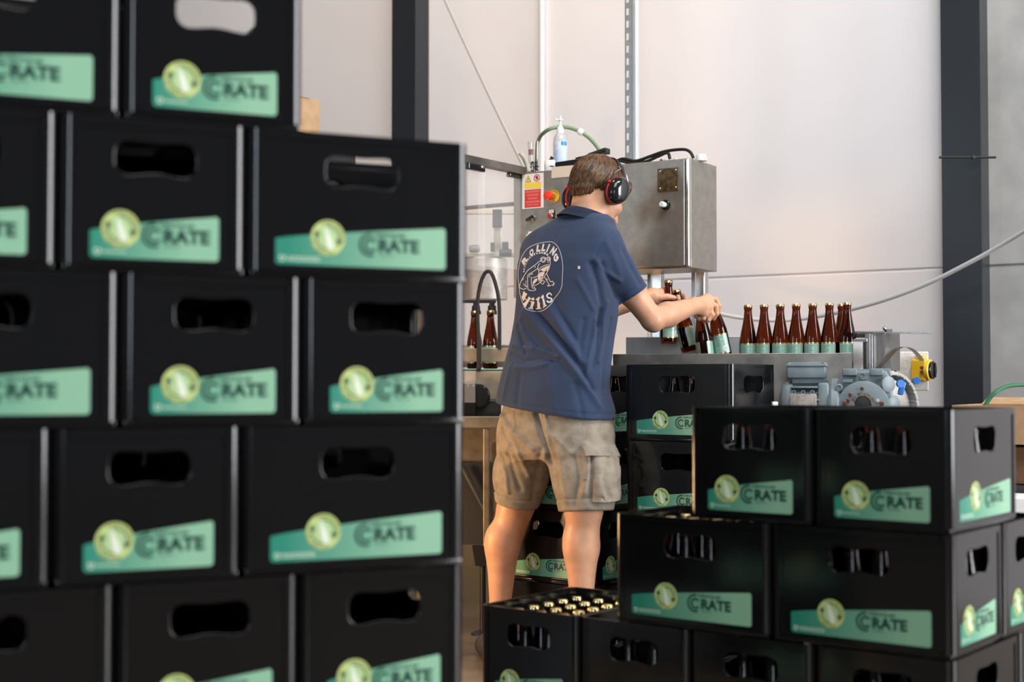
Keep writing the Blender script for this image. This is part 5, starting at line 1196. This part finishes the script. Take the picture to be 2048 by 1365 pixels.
FT = [([(1072,826),(1082,865),(1094,900),(1100,928)], 0.010, -0.010), ([(1004,832),(1020,858),(1044,880),(1066,898)], 0.009, 0.007), ([(1000,848),(1012,876),(1032,900)], 0.008, -0.005),
      ([(1030,895),(1044,920),(1058,950)], 0.010, 0.006), ([(1016,905),(1028,945),(1040,980)], 0.010, -0.005), ([(1000,900),(1012,945),(1016,985)], 0.008, 0.005),
      ([(1082,900),(1074,950),(1066,1000)], 0.010, -0.006), ([(1120,900),(1126,945),(1132,1000)], 0.012, 0.005), ([(1150,910),(1158,960),(1150,1010)], 0.012, -0.005), ([(1172,890),(1176,930),(1168,985)], 0.010, 0.005),
      ([(1104,870),(1140,905),(1172,912)], 0.009, 0.004), ([(1090,830),(1096,862),(1098,890)], 0.006, 0.004)]
Vt = folds(Vt, Ft, bvt, FT); N = normals(Vt, Ft)
isL = ((Vt-np.array(T3(mid)))@np.array(T3(PR))) < 0
dd = np.where(isL, (Vt-np.array(T3(hL)))@np.array(T3(dL)), (Vt-np.array(T3(hR_)))@np.array(T3(dR)))
Vt = Vt + N*((dd > -0.034)*0.0018 - 0.003*np.exp(-((dd+0.036)/0.003)**2))[:,None]
def shorts_line(pts, am, sg):
    global Vt
    q = [p for p in (hit(bvt, *p)[0] for p in pts) if p]; d = seg_dist(Vt, [np.array(x) for x in q]); Vt = Vt + N*(am*np.exp(-(d/sg)**2))[:,None]
for pts in (((1086,826),(1090,868),(1124,884),(1162,868),(1166,836)), ((1030,822),(1034,858),(1010,882))): shorts_line(pts, -0.002, 0.003)
Vt = relax(Vt, Ft, 1, 0.3); bvt = bvh_of(Vt, Ft)
shorts = obj_from_mesh('cargo_shorts', np_mesh('cargo_shorts', Vt, Ft, m_short)); world_to_parent(shorts, person)
def patch(nm, quad, nu, nv, hgt, m, parent, bvh, wob=0.0, flat=0.0):
    """cloth piece laid on a surface: quad = 4 photo points (tl,tr,br,bl); hgt(u,v) = stand-off"""
    bm = BM(); top, bot = {}, {}; tl, tr, br, bl = [Vector((*q, 0)) for q in quad]; last = None
    for j in range(nv+1):
        for i in range(nu+1):
            u, v = i/nu, j/nv; p = tl.lerp(tr, u).lerp(bl.lerp(br, u), v)
            loc, nr = hit(bvh, p.x, p.y)
            if loc is None or (last is not None and (loc-last).length > 0.12): loc, nr = (last + PR*0.004, PR) if last is not None else (W(p.x, p.y, 4.6), PR)
            last = loc if i < nu else bm.verts and top[(0, j)].co.copy() if (0, j) in top else loc
            nr = (nr*0.6 + PR*0.4).normalized()
            top[(i,j)] = bm.verts.new(loc + nr*(hgt(u, v) + wob*math.sin(7*u+5*v)*math.sin(9*v-3*u))); bot[(i,j)] = bm.verts.new(loc - nr*0.004)
    for j in range(nv):
        for i in range(nu):
            bm.faces.new((top[(i,j)], top[(i,j+1)], top[(i+1,j+1)], top[(i+1,j)]))
    rim = [(i,0) for i in range(nu)] + [(nu,j) for j in range(nv)] + [(i,nv) for i in range(nu,0,-1)] + [(0,j) for j in range(nv,0,-1)]
    for a, b in zip(rim, rim[1:]+rim[:1]): bm.faces.new((top[a], top[b], bot[b], bot[a]))
    bmesh.ops.recalc_face_normals(bm, faces=bm.faces)
    return sub_of(build(nm, bm, m, smooth=True, angle=0.9), shorts)
pk = lambda u, v: 0.010 + 0.022*math.sin(PI*min(1, max(0, u)))**0.7*(0.35+0.65*v) - 0.008*math.exp(-((u-0.55+0.25*math.sin(3*v))/0.07)**2)
patch('cargo_pocket', [(1183,912),(1236,908),(1236,1000),(1184,1004)], 14, 14, pk, m_short, person, bvt, 0.002)
patch('pocket_flap', [(1164,893),(1232,889),(1236,914),(1170,912)], 12, 5, lambda u, v: 0.006+0.012*v, m_short, person, bvt, 0.002)
patch('pocket_flap', [(1162,892),(1172,890),(1174,958),(1165,960)], 3, 8, lambda u, v: 0.004, m_short, person, bvt, 0.0)
bm = BM(); a, b = W(994, 888, 4.84), W(986, 1000, 4.86)
pts = [W(991, 884, 4.80), W(983, 891, 4.80), W(985, 930, 4.81), W(986, 965, 4.81), W(990, 998, 4.82)]
L0 = [(bm.verts.new(p), bm.verts.new(p + PF*0.05 + PR*0.03)) for p in smooth_path(pts, 4)]
for (a, b), (c, d) in zip(L0, L0[1:]): bm.faces.new((a, c, d, b))
bmesh.ops.solidify(bm, geom=bm.faces[:], thickness=0.012); bmesh.ops.recalc_face_normals(bm, faces=bm.faces); sub_of(build('cargo_pocket', bm, m_short, smooth=True, angle=0.9), shorts)
# shoes
for he in (heelL, heelR):
    PFo, PF = PF, FD[he is heelR]
    f = Field((he.x-0.16, he.y-0.12, -0.002), (he.x+0.24, he.y+0.28, 0.14), 0.004); g = Vector((he.x, he.y, 0))
    f.cone(T3(g + UP*0.045 - PF*0.01), T3(g + UP*0.05 + PF*0.06), 0.048, 0.050, 0.02); f.cone(T3(g + UP*0.05 + PF*0.06), T3(g + UP*0.035 + PF*0.165), 0.050, 0.040, 0.02); f.cone(T3(g + UP*0.09), T3(g + UP*0.10), 0.046, 0.044, 0.02)
    PF = PFo; f.cut((0, 0, 0.002), (0, 0, -1)); V, Q = f.mesh(); o = obj_from_mesh('shoe', np_mesh('shoe', relax(V, Q, 2), Q, m_shoe)); world_to_parent(o, person)

# --- hair
fh = Field(np.array(T3(HC))-0.17, np.array(T3(HC))+0.17, 0.0032)
s, X, Y, Z = fh.sl(fh.lo, fh.lo+fh.h*fh.n); dX, dY, dZ = X-HC.x, Y-HC.y, Z-HC.z
f_ = dX*HF.x+dY*HF.y+dZ*HF.z; u_ = dX*HU.x+dY*HU.y+dZ*HU.z; r_ = dX*HR.x+dY*HR.y+dZ*HR.z
def ellf(c, r):
    a, b, c_ = (r_-c[0])/r[0], (f_-c[1])/r[1], (u_-c[2])/r[2]; k0 = np.sqrt(a*a+b*b+c_*c_); k1 = np.sqrt((a/r[0])**2+(b/r[1])**2+(c_/r[2])**2)+1e-9; return k0*(k0-1)/k1
line = 0.050 + (f_-0.085)*np.where(f_ < 0, 0.84, 0.72) + np.where(f_ < 0, 0.0102, 0) - 0.012*np.exp(-((f_+0.02)/0.022)**2)
t_ = np.clip((u_-line+0.004)/0.045, 0, 1); t_ = 0.0125*t_*t_*(3-2*t_) - 0.006*(u_ < line-0.006) - 0.001
base = np.minimum(ellf((0, -0.012, 0.014), (0.075, 0.097, 0.086)), ellf((0, -0.052, -0.048), (0.050, 0.034, 0.055)))
fh.D = (base - t_).astype(np.float32); fh.D = np.maximum(fh.D, ((line-0.010-u_)*0.8).astype(np.float32))
for rr in (-0.045, -0.02, 0.01, 0.036, 0.052): fh.ell(T3(hd(rr, 0.094 - abs(rr)*0.50, 0.046 - abs(rr)*0.1)), (0.020, 0.013, 0.030), HAX, 0.016)
fh.cone(T3(hd(0.064, 0.050, 0.034)), T3(hd(0.069, 0.062, 0.004)), 0.014, 0.007, 0.015); fh.cone(T3(hd(-0.064, 0.050, 0.034)), T3(hd(-0.069, 0.062, 0.004)), 0.014, 0.007, 0.015)
Vh, Fh = fh.mesh(); del fh
Vh = relax(Vh, Fh, 2, 0.5); N = normals(Vh, Fh)
loc = Vh - np.array(T3(HC)); lr, lf, lu = loc@np.array(T3(HR)), loc@np.array(T3(HF)), loc@np.array(T3(HU))
ang = np.arctan2(lr, lf+0.045); Vh = Vh + N*(0.0016*np.sin(ang*46+3*np.sin(lu*60)) + 0.0012*np.sin(ang*23+2.0+2*np.sin(lf*50)))[:,None]
hair = obj_from_mesh('hair', np_mesh('hair', Vh, Fh, m_hair)); world_to_parent(hair, person)
# loose strands over the hair surface
m_hair2 = mat('light_brown_strands', (0.125, 0.062, 0.025), 0.38, var=0.6, vscale=60)
bvh_h = bvh_of(Vh, Fh); bm = BM(); crown = np.array(T3(hd(0.0, -0.055, 0.085)))
sel = rng.choice(len(Vh), 3000, replace=False)
for i in sel:
    p = Vector(Vh[i]); n = Vector(N[i])
    if (p-HC).dot(HU) < -0.07: continue
    Lh = random.uniform(0.035, 0.075); seg = 6; w = random.uniform(0.0005, 0.0011); pts = []
    jit_ = Vector((random.gauss(0,0.09), random.gauss(0,0.09), random.gauss(0,0.09)))
    for k in range(seg+1):
        pts.append((p + n*(0.0004 + 0.0012*(k/seg)**2), n))
        d = (p - Vector(crown)).normalized() + jit_ + Vector((0,0,-0.35)); d = d - n*d.dot(n)
        if d.length < 1e-4: break
        q = p + d.normalized()*(Lh/seg); lc, nn, ii, ds_ = bvh_h.find_nearest(q)
        if lc is None: break
        if (q-lc).length > 0.008: break
        else: p, n = lc, (nn if nn.dot(n) > 0 else -nn)
    if len(pts) < 3: continue
    vs = []
    for k, (a, nn) in enumerate(pts):
        t = (pts[min(k+1, len(pts)-1)][0]-pts[max(k-1, 0)][0]); sd = t.cross(nn)
        if sd.length < 1e-9: sd = Vector((1,0,0))
        sd.normalize(); ww = w*(1-0.8*k/seg); vs.append((bm.verts.new(a-sd*ww), bm.verts.new(a+sd*ww)))
    for (a, b), (c, d) in zip(vs, vs[1:]): bm.faces.new((a, b, d, c))
st = sub_of(build('hair_strands', bm, m_hair2, smooth=True, angle=None), hair); st['kind'] = 'stuff'

# --- emblem printed on the back of the shirt (drawn in the picture of the back, laid on the cloth)
E0x, E0y, ES = 1030.0, 475.0, 0.11719
bm = BM()
def epx(x, y): return E0x + x*ES, E0y + y*ES
def lay(x, y, lift=0.0016):
    q, n = hit(bv, *epx(x, y), lift); return q
def ribbon(pts, w=5.5, closed=False, sm=True):
    P = [Vector((x, y, 0)) for x, y in pts]
    if closed: P = P + [P[0]]
    if sm and len(P) > 2: P = smooth_path(P, 4)
    prev = None
    for i, p in enumerate(P):
        t = (P[min(i+1, len(P)-1)]-P[max(i-1, 0)]); t = t.normalized() if t.length else Vector((1,0,0)); s = Vector((-t.y, t.x, 0))*w
        a, b = lay(p.x+s.x, p.y+s.y), lay(p.x-s.x, p.y-s.y)
        if a is None or b is None: prev = None; continue
        cur = (bm.verts.new(a), bm.verts.new(b))
        if prev and (cur[0].co-prev[0].co).length < 0.05: bm.faces.new((prev[0], cur[0], cur[1], prev[1]))
        prev = cur
def solid(pts):
    P = Vector((sum(p[0] for p in pts)/len(pts), sum(p[1] for p in pts)/len(pts), 0)); vs = [lay(*p) for p in pts]
    if any(v is None for v in vs): return
    V_ = [bm.verts.new(v) for v in vs]
    try: bm.faces.new(V_)
    except ValueError: pass
def glyph(ch, org, ex, ey, bold=0.03, shear=0.0):
    """letter whose box is spanned by ex (width) and ey (height) from the lower left org, picture coordinates"""
    me = text_mesh(ch, bold, shear); xs = [v.co.x for v in me.vertices]; ys = [v.co.y for v in me.vertices]
    x0_, x1_, y0_, y1_ = min(xs), max(xs), min(ys), max(ys); vv = []
    for v in me.vertices:
        u, w = (v.co.x-x0_)/(x1_-x0_+1e-9), (v.co.y-y0_)/(y1_-y0_+1e-9); q = lay(org[0]+ex[0]*u+ey[0]*w, org[1]+ex[1]*u+ey[1]*w); vv.append(bm.verts.new(q) if q else None)
    for p in me.polygons:
        if all(vv[i] for i in p.vertices):
            try: bm.faces.new([vv[i] for i in p.vertices])
            except ValueError: pass
outline = [(520,88),(600,80),(660,95),(715,140),(760,215),(795,330),(815,440),(820,540),(812,680),(806,810),(780,900),(730,980),(680,1040),(640,1110),(580,1180),(500,1240),(420,1265),(330,1268),(240,1250),(175,1215),(140,1130),(110,1040),(85,930),(75,820),(62,700),(62,600),(80,480),(110,370),(160,270),(230,190),(320,140),(420,105)]
ribbon(outline, 4.2, True)
for ch, org, ex, ey in (('R',(158,488),(80,-118),(-44,-72)), ('O',(255,335),(68,-42),(-4,-108)), ('L',(365,255),(70,-12),(15,-120)), ('L',(450,240),(65,2),(30,-125)), ('I',(530,255),(22,8),(55,-140)), ('N',(590,275),(60,45),(75,-120)), ('G',(690,445),(65,-80),(-45,-100))):
    glyph(ch, org, ex, ey, 0.065)
txt = 'BROUWCOMPAGNIE'; arc = smooth_path([Vector(p+(0,)) for p in ((168,605),(176,540),(200,470),(245,390),(300,335),(370,300),(440,285),(510,295),(565,330))], 12)
acc = [0.0]
for a, b in zip(arc, arc[1:]): acc.append(acc[-1]+(b-a).length)
for i, ch in enumerate(txt):
    tgt = acc[-1]*(i+0.06)/len(txt); k = next(j for j in range(len(acc)) if acc[j] >= tgt); k = min(max(k, 1), len(arc)-1)
    t = (arc[k]-arc[k-1]).normalized(); nrm = Vector((t.y, -t.x, 0)); wd = acc[-1]/len(txt)*0.80; hgt_ = 22+16*min(1, i/8.0)
    glyph(ch, (arc[k].x, arc[k].y), (t.x*wd, t.y*wd), (nrm.x*hgt_, nrm.y*hgt_), 0.04)
solid(((150,918),(218,972),(196,1000),(152,1098),(118,1022),(135,985))); solid(((240,1012),(288,1050),(262,1066),(205,1160),(180,1206),(138,1132),(170,1118),(228,1040))); solid(((168,1028),(205,1062),(200,1074),(160,1044)))
solid(((228,1222),(315,1236),(316,1217),(302,1210),(340,1108),(330,1098),(268,1090),(262,1104),(285,1112),(256,1205),(232,1205))); solid([(312+25*math.cos(a), 1056+25*math.sin(a)) for a in np.linspace(0, 2*PI, 12, endpoint=False)])
solid(((358,1232),(452,1224),(450,1206),(432,1204),(428,1022),(414,1018),(360,1060),(362,1074),(385,1074),(388,1208),(360,1214))); solid(((488,1207),(546,1170),(541,1152),(526,1156),(490,984),(477,988),(444,1034),(449,1046),(468,1042),(494,1178),(482,1190)))
ribbon([(630,992),(604,958),(570,966),(548,1004),(572,1036),(616,1046),(630,1076),(600,1108),(566,1108),(548,1084)], 13)
# the frog, line by line
L = ribbon
L([(600,480),(560,470),(510,485),(450,515),(405,560)]); L([(595,490),(540,500),(480,530),(420,575)], 4); L([(605,478),(606,430),(598,380)]); L([(440,400),(400,430),(340,480),(270,530),(215,580),(150,680),(100,780),(85,850),(110,875),(160,890),(180,875),(205,880)])
for cx, cy, r in ((485,385,42),(485,385,24),(577,370,32),(582,372,16)): L([(cx+r*math.cos(a), cy+r*1.05*math.sin(a)) for a in np.linspace(0, 2*PI, 12, endpoint=False)], 5, True)
L([(440,400),(455,360),(480,340),(520,350),(545,370)]); L([(548,352),(575,335),(600,350),(605,400)]); L([(430,445),(400,490),(395,540),(412,590),(405,640),(370,675),(300,695)])
L([(395,530),(330,580),(235,640),(222,700),(222,800),(225,870),(245,905),(320,912)]); L([(285,680),(285,770),(300,850),(320,880)]); L([(260,640),(245,670),(270,680)],4)
L([(320,912),(350,905),(360,885),(335,880),(345,860),(325,850)]); L([(600,490),(575,560),(540,620),(490,690),(440,760),(380,810),(300,830)]); L([(540,610),(575,690),(610,760),(640,750),(655,770),(680,795),(655,800),(660,825),(625,815)])
L([(510,680),(550,750),(590,810),(560,820),(575,835),(620,825)]); L([(440,780),(470,745),(500,745),(510,770),(490,775),(495,795),(465,800),(450,780)],4.5); L([(150,790),(180,830),(215,840)]); L([(195,740),(190,800),(205,860)],4); L([(350,495),(345,520)],6,sm=False); L([(270,640),(310,620)],7,sm=False); L([(150,700),(135,735)],6,sm=False); L([(545,700),(560,735)],5,sm=False); L([(560,420),(580,440)],5,sm=False)
for tri in (((440,555),(545,505),(545,540),(520,590),(470,580)), ((545,500),(590,495),(560,570),(545,590)), ((430,600),(500,590),(515,610),(470,680),(440,660)), ((400,650),(420,610),(445,650),(440,700),(400,740),(395,700)), ((385,700),(385,740),(310,820),(310,760),(340,715)), ((450,690),(500,640),(440,740),(400,760))): solid(tri)
bmesh.ops.recalc_face_normals(bm, faces=bm.faces)
sub_of(build('back_print', bm, m_print), shirt)
q, n = hit(bv, 1158, 536, 0.002)
bm = BM(); add_box(bm, q, (0.008, 0.003, 0.010), rz3(-FA), 0.001); sub_of(build('fleck', bm, m_print), shirt)

# --- ear muffs (worn, a thing of their own)
em = empty('ear_muffs', T3(HC), 0, 'black and red ear muffs with wire headband on the worker', 'ear muffs')
m_cup = mat('cup_gloss_black', (0.012, 0.012, 0.013), 0.12, coat=0.3); m_redring = mat('muff_red', (0.50, 0.012, 0.010), 0.4)
for s in (-1, 1):
    c = hd(s*(0.080 if s > 0 else 0.088), -0.004, -0.024); ax = (HR*s + HF*(-0.02)).normalized(); tw = HU; q3 = ax.cross(tw).normalized(); tw = q3.cross(ax)
    def oval(prof, m, nm, sx=1.0, sy=1.25):
        bm = BM(); n = 36; rings = [[bm.verts.new(c + ax*h + (q3*(r*sx*math.cos(2*PI*i/n)) + tw*(r*sy*math.sin(2*PI*i/n)))) for i in range(n)] for r, h in prof]
        for A, B in zip(rings, rings[1:]):
            for i in range(n): bm.faces.new((A[i], A[(i+1) % n], B[(i+1) % n], B[i]))
        bm.faces.new(rings[-1]); bm.faces.new(rings[0][::-1]); bmesh.ops.recalc_face_normals(bm, faces=bm.faces)
        return build(nm, bm, m, smooth=True, angle=1.0, wp=em)
    oval([(0.030, -0.004), (0.039, 0.002), (0.041, 0.009), (0.039, 0.014)], m_dark, 'cushion')
    oval([(0.0395, 0.012), (0.0415, 0.014), (0.0415, 0.019), (0.0400, 0.021)], m_redring, 'red_ring')
    oval([(0.0395, 0.020), (0.0405, 0.024), (0.0400, 0.034), (0.0365, 0.044), (0.0290, 0.051), (0.0180, 0.0545), (0.006, 0.0555)], m_cup, 'cup')
    for f0 in (-1, 1):
        pv = c + ax*0.020 + HF*(f0*0.043) + tw*0.008
        bm = BM(); add_lathe(bm, [(0.0055,-0.004),(0.0055,0.004),(0.003,0.006),(0,0.006)], 12, pv, HF*f0); build('pivot', bm, m_redring, wp=em, smooth=True, angle=0.7)
        top = hd(s*0.074, -0.004 + f0*0.015, 0.072)
        bm = BM(); add_tube(bm, [pv, pv + tw*0.030 + ax*0.004, c + ax*0.020 + HF*(f0*0.034) + tw*0.056, hd(s*0.088, f0*0.016, 0.060), top], 0.0016, 8); build('wire', bm, m_steel_b, wp=em, smooth=True)
        bm = BM(); add_tube(bm, [pv - tw*0.004, pv + tw*0.034 + ax*0.004], 0.0032, 8); build('wire_sleeve', bm, m_dark, wp=em, smooth=True)
bm = BM(); path = [hd(0.088*math.sin(a), -0.004, 0.014 + 0.104*math.cos(a)) for a in np.linspace(-1.05, 1.05, 16)]
for k, w in ((0, 1),):
    rows_ = []
    for i, p in enumerate(path):
        out_ = (p-hd(0,-0.004,0.02)).normalized(); wv = HF*0.017
        rows_.append([bm.verts.new(p + wv*q + out_*(0.004 if abs(q) < 0.9 else 0.0015)) for q in (-1, -0.8, 0, 0.8, 1)])
    for A, B in zip(rows_, rows_[1:]):
        for j in range(4): bm.faces.new((A[j], A[j+1], B[j+1], B[j]))
bmesh.ops.solidify(bm, geom=bm.faces[:], thickness=0.004); bmesh.ops.recalc_face_normals(bm, faces=bm.faces); build('headband', bm, mat('headband_grey', (0.035,0.036,0.038), 0.4), wp=em, smooth=True, angle=0.9)
c = hd(0.078, -0.004, -0.022) + HR*0.0535
bm = BM(); M = Matrix((HF*-1, HU, HR)).transposed().to_4x4(); M = Matrix.Translation(c + HF*0.016 + HU*0.018 - HR*0.004) @ M.copy()
M = Matrix.Translation(c + HF*0.006 + HU*0.022 - HR*0.006) @ (Matrix((HF, HU, HR)).transposed().to_4x4())
for j, (w, y) in enumerate(((0.010, 0.0), (0.024, -0.006), (0.018, -0.011))):
    add_poly(bm, [(0, y), (w, y-0.003), (w, y-0.001), (0, y+0.002)], 0.003-0.0004*j, 0, M)
build('cup_print', bm, mat('grey_print', (0.42,0.42,0.42), 0.5), wp=em)

# --- bottles in the hands
def held(cap, bot, Y0, Y1, label, rz):
    a, b = W(*bot, Y1), W(*cap, Y0); d = (b-a).normalized(); p = b - d*0.2287
    bottle(T3(p), label, 'bottles in the hands of the worker', tilt=d, rz=rz)
held((1337, 561), (1337, 690), 5.100, 5.100, 'upright brown bottle lifted in the left hand of the worker', 1.9)
held((1353, 580), (1380, 703), 5.128, 5.125, 'tilted brown bottle held beside the upright one in the left hand', 2.6)
held((1398, 606), (1414, 733), 5.052, 5.062, 'brown bottle set down by the right hand, nearest the worker', 2.9)
held((1423, 593), (1449, 718), 5.075, 5.075, 'slanting brown bottle at the fingertips of the right hand', 1.2)
